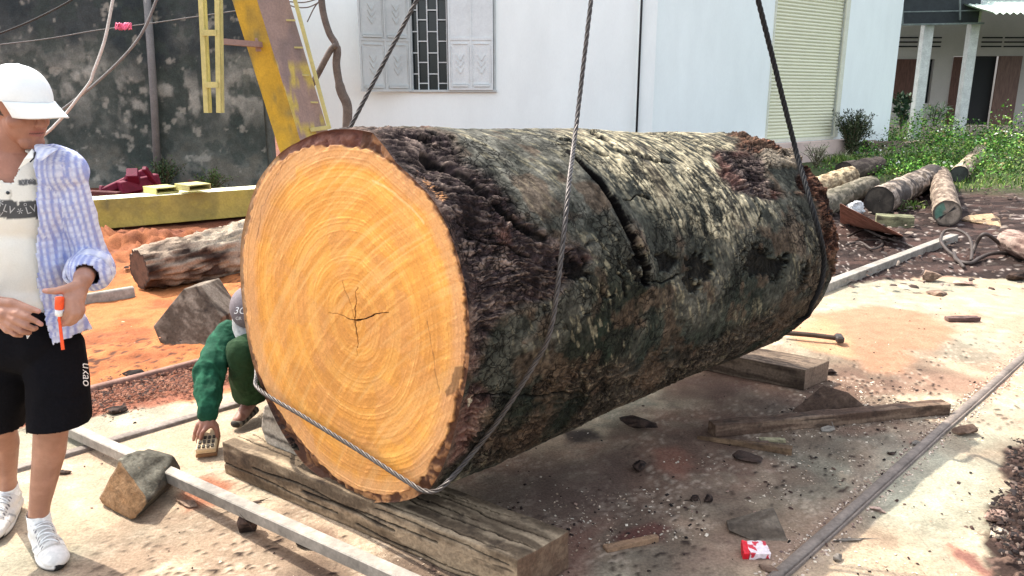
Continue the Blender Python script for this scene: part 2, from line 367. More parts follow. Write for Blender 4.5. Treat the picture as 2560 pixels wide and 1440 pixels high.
q3 = np.stack([s_ * LEN, np.cos(T_) * .62, np.sin(T_) * .62], 1)
l1 = fbm(q3 * 1.7, 4, 201); l2 = fbm(q3 * 5, 4, 205); l3 = fbm(q3 * 16, 4, 209); l4 = fbm(q3 * 50, 3, 213)
wx = PX + 26 * l2 + 10 * l3; wy = PYy + 22 * fbm(q3 * 5 + 9, 4, 217) + 10 * fbm(q3 * 16 + 9, 3, 219)
def reg(poly, soft=14, f=facing):
    return np.where(f, 1 - sst(-soft, soft, sdpoly(wx, wy, poly)), 0)
rough = reg([(840,300),(1000,310),(1130,345),(1165,395),(1235,440),(1300,520),(1370,575),(1450,600),(1500,640),(1440,690),(1400,740),(1300,765),(1250,800),(1215,850),(1190,930),(1120,920),(1140,760),(1100,600),(1040,490),(960,420),(880,370)])
rough = np.maximum(rough, reg([(1780,375),(1850,368),(1905,380),(1915,440),(1960,470),(1930,500),(1850,470),(1800,420)], 9))
endz = reg([(1800,318),(1960,335),(2075,430),(2140,560),(2130,760),(2090,740),(2062,640),(2055,560),(2030,500),(1985,470),(1985,420),(1920,395),(1850,365)], 10)
holes = reg([(1640,628),(1665,615),(1700,645),(1690,680),(1650,670)], 5)
hwx, hwy = wx.copy(), wy.copy(); wx = wx + 26 * l4 + 12 * l3; wy = wy + 22 * fbm(q3 * 50 + 5, 3, 215) + 14 * l2
for hp in ([(1715,650),(1745,625),(1800,665),(1795,690),(1770,700),(1755,745),(1735,735),(1725,700)], [(1868,640),(1890,615),(1915,620),(1960,635),(1955,680),(1915,690),(1870,670)], [(2005,660),(2020,655),(2020,730),(2005,740)], [(1415,625),(1460,640),(1480,690),(1460,700),(1420,680)], [(1475,330),(1500,328),(1520,345),(1500,350)], [(1570,640),(1600,640),(1620,700),(1605,710),(1580,690)]): holes = np.maximum(holes, reg(hp, 5))
wx, wy = hwx, hwy
lowfib = reg([(1150,1100),(1230,1020),(1330,950),(1450,905),(1600,890),(1750,850),(1990,760),(1990,840),(1800,930),(1600,1020),(1400,1090),(1200,1180)], 18)
rough = np.clip(np.maximum(rough, reg([(1120,1160),(1150,1040),(1165,960),(1200,960),(1235,1000),(1200,1080),(1160,1140)], 10)), 0, 1)
back = np.where(facing, 0, sst(.0, .3, l1)); rough = np.maximum(rough, back)
# long cracks
CR1 = [(1395,360),(1440,405),(1468,432),(1500,465),(1530,505),(1552,545),(1572,590),(1592,628),(1608,668),(1616,705)]
d1, t1 = dline(PX + 5 * l4 + 4 * l3, PYy + 4 * l4, CR1, True); w1 = 2.6 + 8 * np.sin(np.clip(t1 * 1.15, 0, 1) * math.pi * .62) ** 1.6
crack = np.where(facing, 1 - sst(w1 * .5, w1 * 1.0, d1), 0) * sst(0, .06, t1); crackc = np.where(facing, 1 - sst(w1 * .95, w1 * 1.35, d1 + 7 * l4 + 4 * l3), 0) * sst(0, .06, t1)
lips = np.where(facing, np.exp(-((d1 - w1 * 1.8) / (w1 + 3)) ** 2), 0) * sst(0, .1, t1)
CR2 = [(1060,395),(1120,420),(1180,452),(1235,498),(1280,545),(1330,580),(1365,600)]
d2, t2 = dline(PX + 10 * l3, PYy + 10 * l3, CR2, True); crack2 = np.where(facing, 1 - sst(3, 13, d2), 0)
thin = np.zeros_like(s_)
for ln, wd_ in (([(1478,335),(1520,355),(1545,374),(1580,380),(1640,398),(1680,403)], 3.2), ([(1398,352),(1430,360),(1475,372),(1520,386)], 2.6), ([(1560,500),(1582,500),(1600,482),(1630,490)], 2.2), ([(1630,700),(1660,708),(1680,700),(1700,686)], 2.4), ([(1540,640),(1535,680),(1555,700),(1560,740)], 3), ([(1180,590),(1260,615),(1330,640)], 2.5), ([(1890,490),(1905,530),(1900,560)], 2), ([(1175,1000),(1250,985),(1330,990),(1420,975)], 2.5)):
    thin = np.maximum(thin, np.where(facing, 1 - sst(wd_ * .5, wd_ * 1.5, dline(PX + 9 * l3 + 4 * l4, PYy + 9 * fbm(q3 * 16 + 4, 3, 233), ln)), 0))
net = sst(.80, .93, ridge(q3 * np.array([4, 5.5, 5.5]) + .5 * l2[:, None], 2, 241)) * sst(.1, .35, l1 + .5 * l2); thin = np.maximum(thin, net * .7)
# pale streaked sheet over the upper bark
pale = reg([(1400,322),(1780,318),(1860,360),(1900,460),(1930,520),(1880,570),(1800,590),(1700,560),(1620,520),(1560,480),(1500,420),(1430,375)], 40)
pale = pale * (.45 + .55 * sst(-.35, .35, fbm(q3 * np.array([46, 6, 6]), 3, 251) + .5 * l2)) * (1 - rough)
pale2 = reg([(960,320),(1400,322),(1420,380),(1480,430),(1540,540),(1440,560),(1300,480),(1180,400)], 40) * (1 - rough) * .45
# fibres: long ridges running with the log
uu = s_ * LEN; vv = T_ * .6
fib_q = np.stack([uu * 7 + .6 * l2, vv * 50 + 3.2 * l2 + uu * 5, q3[:, 1] * 2], 1)
fib = ridge(fib_q, 3, 261); fib2 = ridge(np.stack([uu * 17 + 1.5 * l2, vv * 120 + 4 * l3 + 5 * l2 + uu * 10, q3[:, 1] * 2], 1), 2, 265)
chunk = fbm(q3 * np.array([9, 13, 13]), 4, 271)
plate = ridge(q3 * np.array([14, 20, 20]), 3, 275)
fine_str = fbm(np.stack([uu * 75 + vv * 6, vv * 15, uu * 0], 1), 3, 281)
disp = .020 * l1 + .008 * l2 + .0040 * l3 + .0015 * l4 * (1 + 2 * rough)
disp += rough * (.013 * (fib - .35) + .005 * (fib2 - .4) + .015 * chunk - .008)
disp += endz * (.024 * (plate - .4) + .020 * chunk + .006 * fib2) + lowfib * (.007 * (fib2 - .4) + .006 * (fib - .4))
disp += (1 - rough) * (.0022 * fine_str) - .035 * crack + .012 * lips - .022 * crack2 - .012 * thin - .022 * holes * (.6 + .8 * np.abs(l3))
# a lifted bark scab at upper right
scab = reg([(1895,385),(1930,372),(1985,380),(1992,412),(1960,428),(1915,418)], 5); disp += scab * .022
disp *= sst(-.004, .03, s_)
endrag = sst(.965, 1, s_); disp -= endrag * (.05 + .04 * chunk + .02 * l2)
V = Bp + rad * disp[:, None]
V += nrm(c1 - c0) * (endrag * (.05 * chunk + .03 * l3))[:, None]
front = (1 - sst(.0, .02, s_)); 
# colours
g0 = np.array([.038, .040, .032]); g1 = np.array([.074, .072, .058]); g2 = np.array([.016, .019, .013])
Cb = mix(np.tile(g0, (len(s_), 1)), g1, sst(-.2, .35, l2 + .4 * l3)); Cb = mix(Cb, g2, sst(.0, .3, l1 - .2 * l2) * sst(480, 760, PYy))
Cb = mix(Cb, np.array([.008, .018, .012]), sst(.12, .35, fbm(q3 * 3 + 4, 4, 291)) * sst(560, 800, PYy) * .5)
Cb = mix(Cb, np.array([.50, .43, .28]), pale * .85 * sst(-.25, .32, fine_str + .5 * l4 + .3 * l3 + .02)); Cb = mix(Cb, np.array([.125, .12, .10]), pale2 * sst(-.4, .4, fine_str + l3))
Cb = mix(Cb, np.array([.26, .23, .15]), sst(.22, .45, fbm(np.stack([uu * 62 + vv * 30, vv * 18 - uu * 10, uu * 0], 1), 3, 295)) * sst(-.15, .25, l2) * (1 - rough) * .6)
Cb = mix(Cb, mix(np.tile(np.array([.030, .020, .020]), (len(s_), 1)), np.array([.155, .115, .095]), sst(.25, .80, fib * .4 + fib2 * .6 + .25 * l3)), rough)
Cb = mix(Cb, np.array([.12, .05, .035]), rough * sst(.05, .3, fbm(q3 * 4 + 20, 3, 299)) * .5)
Cb = mix(Cb, mix(np.tile(np.array([.022, .009, .006]), (len(s_), 1)), np.array([.24, .115, .07]), sst(.3, .9, plate * .5 + fib2 * .5)), endz)
Cb = mix(Cb, mix(np.tile(np.array([.028, .017, .012]), (len(s_), 1)), np.array([.20, .14, .095]), sst(.35, .95, .5 * fib2 + .5 * fib)), lowfib * .65 * sst(-.25, .25, l2 + .15))
Cb = mix(Cb, np.array([.24, .20, .15]), scab * .8)
Cb = mix(Cb, np.array([.0015, .001, .001]), np.clip(crackc + .9 * sst(.05, .5, crack2) * sst(-.2, .1, l3 + .2) + thin * .9 + sst(.30, .70, holes) * .86, 0, 1))
tan = reg([(1040,430),(1075,455),(1120,490),(1100,505),(1060,470)], 6); Cb = mix(Cb, np.array([.5, .24, .1]), tan * sst(.3, .8, fib2))
Cb = mix(Cb, np.array([.42, .36, .26]), reg([(1165,965),(1185,985),(1195,1010),(1178,1020)], 5) * sst(.0, .3, l4) * .9)
Cb = mix(Cb, np.array([.085, .055, .036]), sst(.08, .3, fbm(q3 * 7 + 31, 4, 297)) * (1 - rough) * (1 - pale) * (1 - np.clip(crackc + holes + thin, 0, 1)) * .6)
Cb = Cb * np.clip(1 + .55 * l3 + .75 * l4, .25, 2.2)[:, None]
rim = front * sst(.0, .3, l3 + .3); Cb = mix(Cb, np.array([.10, .06, .045]), rim * .6)
def flake(m, sc=26, w=.07, lo=.12, bumpd=.006):
    n = m.node_tree; L = n.links.new; B = n.nodes['Principled BSDF']; src = B.inputs['Base Color'].links[0].from_socket
    tc = n.nodes.new('ShaderNodeTexCoord'); nz = n.nodes.new('ShaderNodeTexNoise'); nz.inputs['Scale'].default_value = 16; nz.inputs['Detail'].default_value = 6; L(tc.outputs['Object'], nz.inputs['Vector'])
    sc_ = n.nodes.new('ShaderNodeVectorMath'); sc_.operation = 'SCALE'; sc_.inputs['Scale'].default_value = .10; L(nz.outputs['Color'], sc_.inputs[0]); ad = n.nodes.new('ShaderNodeVectorMath'); L(tc.outputs['Object'], ad.inputs[0]); L(sc_.outputs[0], ad.inputs[1])
    out = None
    for k, (s, ww) in enumerate(((sc, w), (sc * .38, w * .5))):
        v = n.nodes.new('ShaderNodeTexVoronoi'); v.feature = 'DISTANCE_TO_EDGE'; v.inputs['Scale'].default_value = s; L(ad.outputs[0], v.inputs['Vector'])
        r = n.nodes.new('ShaderNodeMapRange'); r.inputs['From Max'].default_value = ww; r.inputs['To Min'].default_value = lo; L(v.outputs['Distance'], r.inputs['Value'])
        if out is None: out = r.outputs[0]
        else: mu = n.nodes.new('ShaderNodeMath'); mu.operation = 'MULTIPLY'; L(out, mu.inputs[0]); L(r.outputs[0], mu.inputs[1]); out = mu.outputs[0]
    nz2 = n.nodes.new('ShaderNodeTexNoise'); nz2.inputs['Scale'].default_value = 4.5; nz2.inputs['Detail'].default_value = 5; L(tc.outputs['Object'], nz2.inputs['Vector'])
    rm = n.nodes.new('ShaderNodeMapRange'); rm.inputs['From Min'].default_value = .42; rm.inputs['From Max'].default_value = .58; L(nz2.outputs['Fac'], rm.inputs['Value'])
    mx = n.nodes.new('ShaderNodeMix'); mx.data_type = 'FLOAT'; L(rm.outputs[0], mx.inputs[0]); mx.inputs[2].default_value = 1.0; L(out, mx.inputs[3])
    s2 = n.nodes.new('ShaderNodeVectorMath'); s2.operation = 'SCALE'; L(src, s2.inputs[0]); L(mx.outputs[0], s2.inputs['Scale']); L(s2.outputs[0], B.inputs['Base Color'])
    b = n.nodes.new('ShaderNodeBump'); b.inputs['Strength'].default_value = .8; b.inputs['Distance'].default_value = bumpd; L(mx.outputs[0], b.inputs['Height']); nl = B.inputs['Normal'].links[0].from_socket; L(nl, b.inputs['Normal']); L(b.outputs[0], B.inputs['Normal'])
m_bark = M('bark', None, rough=.86, var=.22, scale=14, bump=.6, bscale=70, fine=.45, spec=.12, bdist=.010)
flake(m_bark)
glog = empty('giant_log', (float(c0[0]), float(c0[1]), 0), 'huge freshly sawn log with an orange cut face resting on two timbers', 'log')
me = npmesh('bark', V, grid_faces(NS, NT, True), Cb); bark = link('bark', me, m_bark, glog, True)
# -------- sawn face: polar grid that shares the rim of the bark
ring0 = V[:NT]; PITH = FP(888, 800)
WOOD = [(607,645),(612,600),(622,555),(634,500),(652,452),(684,412),(722,386),(760,370),(800,365),(860,366),(905,372),(945,384),(985,415),(1035,460),(1080,505),(1112,570),(1139,640),(1160,744),(1163,832),(1160,915),(1140,985),(1128,1050),(1106,1105),(1085,1140),(1060,1190),(1020,1225),(960,1240),(900,1225),(852,1205),(800,1158),(756,1108),(714,1052),(674,992),(648,935),(630,870),(617,800),(610,720)]
wp = face_xz(np.array([FP(*p) for p in WOOD])); pxz = face_xz(PITH)[0]
NR = 330; rr = np.linspace(0, 1, NR) ** .9
Vf = PITH + (ring0[None] - PITH) * rr[:, None, None]; Vf = Vf.reshape(-1, 3)
xz = face_xz(Vf); rho = np.repeat(rr, NT)
dw = sdpoly(xz[:, 0] + .006 * vn(np.c_[xz * 40, xz[:, :1] * 0], 3) + .004 * vn(np.c_[xz * 110, xz[:, :1] * 0], 4), xz[:, 1] + .006 * vn(np.c_[xz * 40, xz[:, :1] * 0], 5), wp)
fq = np.c_[xz, xz[:, :1] * 0]
fl1 = fbm(fq * 2.5, 4, 301); fl2 = fbm(fq * 9, 4, 305); fl3 = fbm(fq * 40, 3, 309)
dist = np.hypot(xz[:, 0] - pxz[0], (xz[:, 1] - pxz[1])); rg = (.55 * rho * .6 + .45 * dist * 1.0) + .004 * fl1 + .0012 * fl2
one = np.c_[rg * 0, rg * 0, rg]
rings = fbm(one * 34, 4, 311); rfine = fbm(one * 150 + np.c_[fl1 * .1, fl1 * 0, fl1 * 0], 3, 315)
cw = np.array([.80, .365, .072])
Cf = mix(np.tile(cw, (len(rg), 1)), np.array([.86, .45, .115]), sst(-.1, .4, rings) * .55)
Cf = mix(Cf, np.array([.62, .28, .07]), sst(.02, .5, -rings) * .50 * (1.15 - rho * .5))
Cf = mix(Cf, np.array([.48, .20, .05]), sst(.05, .5, rfine) * .22)
# radial brushed saw marks: long arcs swung from a point far to the lower right
ax_, az_ = 1.3, -1.3
arc = np.hypot(xz[:, 0] - ax_, xz[:, 1] - az_); arcn = fbm(np.c_[arc * 60, np.arctan2(xz[:, 1] - az_, xz[:, 0] - ax_) * 5, arc * 0], 4, 321)
Cf = mix(Cf, np.array([.58, .25, .06]), sst(.08, .5, arcn) * .30); Cf = mix(Cf, np.array([.86, .50, .17]), sst(.1, .5, -arcn) * .5)
Cf = mix(Cf, np.array([.46, .20, .06]), sst(.05, .35, fl1) * .35)
Cf = mix(Cf, np.array([.60, .30, .13]), sst(.02, .2, fl2) * .25)
sap = 1 - sst(.03, .075, -dw - .03 * (xz[:, 0] < -.2)); Cf = mix(Cf, np.array([.60, .33, .17]), sap * .55)
Cf = mix(Cf, np.array([.33, .15, .07]), (1 - sst(.0, .02, -dw)) * sst(-.2, .3, fl3) * .7)
def fpts(l): return [tuple(face_xz(FP(*p))[0]) for p in l]
def fdl(l, j=.004): return dline(xz[:, 0] + j * fl3 + j * fl2, xz[:, 1] + j * fl2 - j * fl3, fpts(l), True)
cr = np.zeros(len(rg))
for l, w0, w1_ in (([(888,802),(890,760),(889,735),(893,718)], .0030, .0012), ([(888,802),(880,770),(872,745),(862,725),(857,705)], .0006, .0012), ([(888,802),(870,796),(850,787),(822,782)], .0022, .0003), ([(888,802),(910,797),(930,788),(950,783),(972,782)], .0030, .0006), ([(888,802),(891,830),(895,858),(893,890)], .0040, .0010)):
    d, t = fdl(l); wv = w0 + (w1_ - w0) * t; cr = np.maximum(cr, 1 - sst(wv * .6, wv * 1.3 + .0008, d))
for l in ([(1068,800),(1078,860),(1090,930),(1100,985)], [(728,380),(690,440),(655,520),(640,600)]):
    d, t = fdl(l, .006); cr = np.maximum(cr, (1 - sst(.001, .004, d)) * .4)
Cf = mix(Cf, np.array([.07, .03, .015]), cr)
d, t = fdl([(930,452),(980,478),(1030,520),(1060,560)]); Cf = mix(Cf, np.array([.9, .58, .26]), (1 - sst(.002, .006, d)) * .6)
dst = sdpoly(xz[:, 0] + .006 * fl3, xz[:, 1] + .006 * fl3, fpts([(1136,918),(1160,915),(1157,945),(1148,950),(1146,972),(1132,985),(1118,990),(1114,978),(1128,955)])); Cf = mix(Cf, np.array([.22, .115, .05]), (1 - sst(-.003, .003, dst)) * .9)
bk = sst(-.002, .003, dw)
barkc = mix(np.tile(np.array([.085, .036, .020]), (len(rg), 1)), np.array([.25, .12, .055]), sst(-.1, .35, fl3 + .4 * fl2))
ub = sst(0, .5, xz[:, 1]); barkc = mix(barkc, np.array([.42, .26, .14]), (sst(-.15, -.25, xz[:, 0]) * sst(-.35, -.1, xz[:, 1]) * .9)); barkc = mix(barkc, np.array([.13, .05, .038]), (np.abs(xz[:, 0] + .08) < .22) * sst(.45, .6, xz[:, 1]) * .85)
lowr = (xz[:, 0] > -.05) * sst(-.35, -.5, xz[:, 1]); barkc = mix(barkc, np.array([.40, .20, .085]), lowr * sst(-.2, .3, fl3))
Cf = Cf * (1 - bk[:, None]) + barkc * bk[:, None]
hgt = .0012 * rfine * (1 - bk) + .0014 * arcn + .001 * fl3 - .03 * cr * (cr > .5) + bk * (-.006 + .010 * fl3 + .012 * fl2) * (1 - rho ** 60)
bev = sst(.0, .08, dw); hgt -= bev * .02
hgt *= (rho < .9995)
Vf = Vf + fn * hgt[:, None]
m_face = M('sawn_wood', None, rough=.72, var=.06, scale=7, bump=.35, bscale=120, fine=.12, spec=.25, bdist=.004)
me = npmesh('cut_face', Vf[NT - 1:], None, None) if False else None
Fq = grid_faces(NR - 1, NT, True); Vc = Vf[NT:]; centre = len(Vc)
fl = [tuple(q[::-1]) for q in Fq.tolist()] + [((j + 1) % NT, j, centre) for j in range(NT)]
me = npmesh('cut_face', np.vstack([Vc, Vf[:1]]), fl, np.vstack([Cf[NT:], Cf[:1]])); cutf = link('cut_face', me, m_face, glog, True)
# far end
ringN = V[-NT:]; cN = ringN.mean(0); Ve = np.vstack([cN + (ringN - cN) * t for t in np.linspace(1, .04, 24)]); nn = fbm(Ve * 9, 4, 401)
Ve = Ve + nrm(c1 - c0) * (.02 * nn * np.repeat(np.linspace(0, 1, 24) > 0, NT))[:, None]
me = npmesh('far_cut_face', Ve, grid_faces(24, NT, True)[:, ::-1].copy(), mix(np.tile(np.array([.35, .18, .08]), (len(Ve), 1)), np.array([.2, .1, .05]), nn + .5)); link('far_cut_face', me, m_face, glog, True)
bvh = BVHTree.FromPolygons([tuple(v) for v in V[::1]], grid_faces(NS, NT, True)[::1].tolist())
def on_log(px, py, off=0.0):
    r = nrm(ray(px, py)); h = bvh.ray_cast(Vector(CAM), Vector(r))
    return None if h[0] is None else np.array(h[0]) - r * off
# ================================================================== TIMBERS UNDER IT
def oldwood(c_a, c_b, grain, end_c=None, gs=(3, 60), crackamp=0.0, dark=(.03, .022, .018), sd_=0):
    g = nrm(grain); s1 = nrm(np.cross(g, UP)); s2 = np.cross(s1, g)
    def f(co, no):
        q = np.stack([co @ g * gs[0], co @ s1 * gs[1], co @ s2 * gs[1]], 1); a = fbm(q + .8 * fbm(co * 6, 3, 5)[:, None], 4, 501 + sd_); b = fbm(co * 5, 4, 505 + sd_)
        c = mix(np.tile(np.array(c_a), (len(co), 1)), np.array(c_b), sst(-.3, .35, a * .7 + b * .6)); c = mix(c, np.array(dark), sst(.42, .6, ridge(q * np.array([.5, .22, .22]), 2, 509 + sd_) - .35 + .3 * b) * .8)
        c = mix(c, np.array(dark), sst(.3, .5, fbm(co * 22, 3, 513 + sd_)) * (.5 if sd_ not in (12,) else .1))
        if end_c is not None: c = mix(c, np.array(end_c) * 1.0, sst(.6, .85, np.abs(no @ g)) * .8)
        return c
    return f
m_old = M('weathered_wood', None, rough=.88, var=.18, scale=9, bump=.5, bscale=70, fine=.3, spec=.2)
def crack_timber(o, g, n_up, seeds, amp, halfw, top_z):
    me = o.data; co = getco(me); g = nrm(g); s1 = nrm(np.cross(g, UP))
    a = co @ g; b = co @ s1; k = np.zeros(len(co))
    for i, (b0, a0, a1, wd_) in enumerate(seeds):
        bb = b0 + .012 * vn(np.c_[a * 4, a * 0 + i, a * 0], 7) + .004 * vn(np.c_[a * 22, a * 0 + i, a * 0], 8)
        ww = wd_ * np.clip(np.minimum(a - a0, a1 - a) / .15, 0, 1) ** .6 + 1e-6
        k = np.maximum(k, (1 - sst(.4, 1.2, np.abs(b - bb) / ww)) * (a > a0) * (a < a1))
    return co, k
t1s = np.array([-1.25, 3.04, 0]); t1d = nrm([1.27, -.87, 0]); t1p = nrm([.565, .825, 0]) if False else np.array([-t1d[1], t1d[0], 0]); t1L, t1W, t1H = 1.535, .245, .150
base1 = [t1s, t1s + t1d * t1L, t1s + t1d * (t1L - .005) + t1p * t1W + t1d * .055, t1s + t1p * t1W + t1d * .02]
cf = oldwood((.125, .09, .058), (.36, .275, .18), t1d, end_c=(.12, .07, .045), gs=(2.5, 34))
TB1 = hull('timber', [p + UP * z for p in base1 for z in (.002, t1H)], m_old, res=.012, amp=.005, bevel=.006, nscale=9, cols=cf)
tag(TB1, 'long cracked grey timber lying under the sawn face of the giant log', 'timber', 'timbers carrying the giant log')
co = getco(TB1.data); no = getno(TB1.data); ga = (co - t1s) @ t1d; gb = (co - t1s) @ t1p; kk = np.zeros(len(co))
for i, (b0, a0, a1, wd_) in enumerate([(.035, .75, 1.5, .004), (.085, .85, 1.56, .0055), (.13, .9, 1.3, .004), (.165, 1.0, 1.58, .005), (.205, .6, 1.4, .003), (.06, 0.0, .45, .004), (.11, .05, .6, .004), (.19, .95, 1.2, .004)]):
    bb = b0 + .016 * vn(np.c_[ga * 3.5, ga * 0 + i * 3, ga * 0], 7) + .004 * vn(np.c_[ga * 24, ga * 0 + i, ga * 0], 8)
    kk = np.maximum(kk, (1 - sst(.4, 1.3, np.abs(gb - bb) / (wd_ * (np.clip(np.minimum(ga - a0, a1 - ga) / .15, 0, 1) ** .6) + 1e-5))) * (ga > a0) * (ga < a1) * (no[:, 2] > .6))
for i, (z0, a0, a1, wd_) in enumerate([(.05, .0, .7, .004), (.095, .2, 1.2, .0045), (.03, .8, 1.5, .004), (.12, .9, 1.5, .003), (.07, .5, 1.0, .006)]):
    bb = z0 + .012 * vn(np.c_[ga * 4, ga * 0 + i * 3, ga * 0], 17); side = (np.abs(no[:, 2]) < .5)
    kk = np.maximum(kk, (1 - sst(.4, 1.3, np.abs(co[:, 2] - bb) / (wd_ + 1e-5))) * (ga > a0) * (ga < a1) * side)
co -= no * (kk * .010)[:, None]; TB1.data.vertices.foreach_set('co', co.astype(np.float32).ravel())
at = TB1.data.color_attributes['Col']; ca = np.zeros(len(co) * 4, np.float32); at.data.foreach_get('color', ca); ca = ca.reshape(-1, 4); ca[:, :3] *= (1 - .85 * kk)[:, None]; at.data.foreach_set('color', ca.ravel())
a2 = G(2010, 977); b2 = G(2069, 951); d2 = nrm([-.83, .56, 0]); t2 = [a2, b2, b2 + d2 * 1.5, a2 + d2 * 1.5]
TB2 = hull('timber', [p + UP * z for p in t2 for z in (.002, .122)], m_old, res=.02, amp=.004, bevel=.006, nscale=9, seed=3, cols=oldwood((.06, .042, .03), (.17, .125, .09), d2, end_c=(.20, .14, .10), sd_=3))
tag(TB2, 'dark squared timber sticking out from under the far end of the giant log', 'timber', 'timbers carrying the giant log')
# pale chock between the first timber and the log
ck = [(650, 1050), (678, 1036), (720, 1046), (790, 1190), (764, 1166), (684, 1134), (656, 1108)]
def chockpt(p, Y): return PY(p[0], p[1], Y)
cb = t1s + t1d * .17 + t1p * .10 + UP * (t1H - .01)
ckp = [cb, cb + t1d * .42, cb + t1d * .42 + UP * .03, cb + t1d * .07 + UP * .205, cb + t1d * .005 + UP * .19, cb - t1d * .03 + UP * .07]
hull('chock', [p + t1p * k for p in ckp for k in (0, .16)], m_old, res=.016, amp=.006, bevel=.012, seed=5, cols=oldwood((.28, .24, .19), (.40, .35, .28), t1d, sd_=5))
tag(bpy.data.objects['chock'], 'pale grey wooden chock wedged on the front timber against the sawn face', 'wooden chock')
# ================================================================== SLINGS
m_steel = M('wire_rope', (.095, .085, .08), rough=.45, var=.25, scale=20, bump=0, metal=.8, fine=.2)
m_blk = M('black_rope', (.012, .012, .013), rough=.7, var=.2, bump=.1)
def resample(P, st):
    P = np.array(P); L = np.r_[0, np.cumsum(np.linalg.norm(np.diff(P, axis=0), axis=1))]; n = max(3, int(L[-1] / st))
    return np.stack([np.interp(np.linspace(0, L[-1], n), L, P[:, i]) for i in range(3)], 1), L[-1]
def wire_rope(name, pts, r, label, mat, cat='wire rope', pitch=.12, strands=4, st=.009):
    P, L = resample(spline(pts, 16), st); n = len(P); T = np.gradient(P, axis=0); T /= np.linalg.norm(T, axis=1)[:, None]
    U = np.zeros_like(P); u = np.cross(T[0], [1.0, .3, 0]); u /= np.linalg.norm(u)
    for i in range(n): u = u - T[i] * (u @ T[i]); u /= np.linalg.norm(u); U[i] = u
    Wv = np.cross(T, U); mb = MB(); l = np.linspace(0, L, n)
    for k in range(strands):
        a = 2 * math.pi * (l / pitch + k / strands); mb.tube(P + (U * np.cos(a)[:, None] + Wv * np.sin(a)[:, None]) * r * .60, r * .44, 6)
    o = mb.build(name, mat, smooth=True); tag(o, label, cat); return o
HOOK = PY(1605, -1080, 3.5)
def seg(a, b, n=6): return [np.array(a) + (np.array(b) - np.array(a)) * t for t in np.linspace(0, 1, n)]
r1 = seg(HOOK, PY(876, 318, 3.25)) + [PY(800, 480, 3.3), PY(700, 680, 3.3), FP(650, 850, -.20), FP(641, 935, -.06), FP(650, 975, .025), FP(760, 1042, .022), FP(900, 1128, .022), FP(1020, 1205, .03), FP(1062, 1227, .03)]
last = [(1105, 1218, .02), (1180, 1135, .03), (1250, 1045, .035), (1330, 920, .05), (1375, 830, .06), (1402, 650, .09), (1420, 480, .13)]
for px, py, of in last:
    h = on_log(px, py, of); 
    if h is None: h = FP(px, py, .02)
    r1.append(h)
r1 += seg(PY(1440, 320, 2.95), HOOK)
wire_rope('wire_sling', r1, .0088, 'twisted steel wire sling looped across the sawn face of the giant log', m_steel)
h0 = on_log(1996, 400, .10); r2 = seg(HOOK + np.array([.03, 0, 0]), PY(1978, 330, h0[1] + .02))
for px, py, of in [(1996, 400, .10), (2025, 500, .09), (2050, 590, .08), (2060, 650, .08), (2052, 710, .08), (2030, 760, .07), (2000, 800, .06)]:
    h = on_log(px, py, of); r2.append(h if h is not None else PY(px, py, 4.2))
r2.append(r2[-1] + np.array([-.25, .2, -.14])); r2.append(r2[-1] + np.array([-.5, .4, -.05]))
wire_rope('rope_sling', r2, .0125, 'thin black rope sling passing down round the far end of the giant log', m_blk, 'rope', st=.012)
# ================================================================== WHITE BUILDING
m_wall = M('white_render', (.84, .905, .885), rough=.9, var=.05, scale=1.2, bump=.1, bscale=40, fine=.02, stretch=(1, 1, .35))
m_wallp = M('pink_plinth', (.62, .48, .42), rough=.9, var=.12, scale=2, bump=.2, bscale=40, fine=.08)
m_shut = M('grey_shutter_paint', (.48, .52, .51), rough=.5, var=.10, scale=3, bump=.05, bscale=30, fine=.05)
m_shut2 = M('pale_shutter_paint', (.66, .71, .71), rough=.5, var=.08, scale=3, bump=.05, bscale=30, fine=.05)
m_roll = M('cream_roller', (.74, .74, .56), rough=.55, var=.05, scale=2, bump=.05, bscale=30, fine=.03)
m_black = M('dark_room', (.012, .014, .016), rough=.6, var=.1, bump=0)
m_glass = M('dark_window_glass', (.015, .02, .022), rough=.15, var=.1, bump=0, spec=.5)
m_grille = M('white_grille_paint', (.62, .66, .66), rough=.5, var=.1, bump=0)
m_blackp = M('black_pipe', (.015, .015, .017), rough=.6, bump=0)
YW_ = 15.75; WH = 5.2
def wx(px, Y=YW_): return PY(px, 235, Y)[0]
bld = empty('white_building', (-4.4, YW_, 0), 'white rendered building with a barred window and a cream roller shutter behind the log', 'building')
xl, xr = wx(735), 2.744; wa, wb = wx(1031), wx(1236); wz0 = PY(1130, 229, YW_)[2]; wz1 = 3.55
mb = MB()
T = .22
mb.box(((xl + wa) / 2, YW_ + T / 2, WH / 2 - .3), (wa - xl, T, WH + .6)); mb.box(((wb + xr) / 2, YW_ + T / 2, WH / 2 - .3), (xr - wb, T, WH + .6))
mb.box(((wa + wb) / 2, YW_ + T / 2, wz0 / 2 - .3), (wb - wa, T, wz0 + .6)); mb.box(((wa + wb) / 2, YW_ + T / 2, (wz1 + WH) / 2), (wb - wa, T, WH - wz1))
mb.box((xl - .11 + .22, YW_ + T + 4, WH / 2), (T, 8, WH))
mb.box((wx(1612), YW_ - .03, WH / 2), (.34, .06, WH))       # shallow pilaster
mb.build('front_wall', m_wall, bld)
e1 = np.array([.8, .6, 0]); en = np.array([.6, -.8, 0]); CN = np.array([xr, YW_, 0])
def RW(s, z, off=0.0): return CN + e1 * s + en * off + UP * z
dA, dB, dz0, dz1, sE = 3.93, 6.72, .55, 3.9, 9.45
mb = MB()
def rwbox(s0, s1, z0, z1, o0=0.0, o1=-T):
    mb.box(RW((s0 + s1) / 2, (z0 + z1) / 2, (o0 + o1) / 2), (s1 - s0, abs(o1 - o0), z1 - z0), ax=(e1, en, UP))
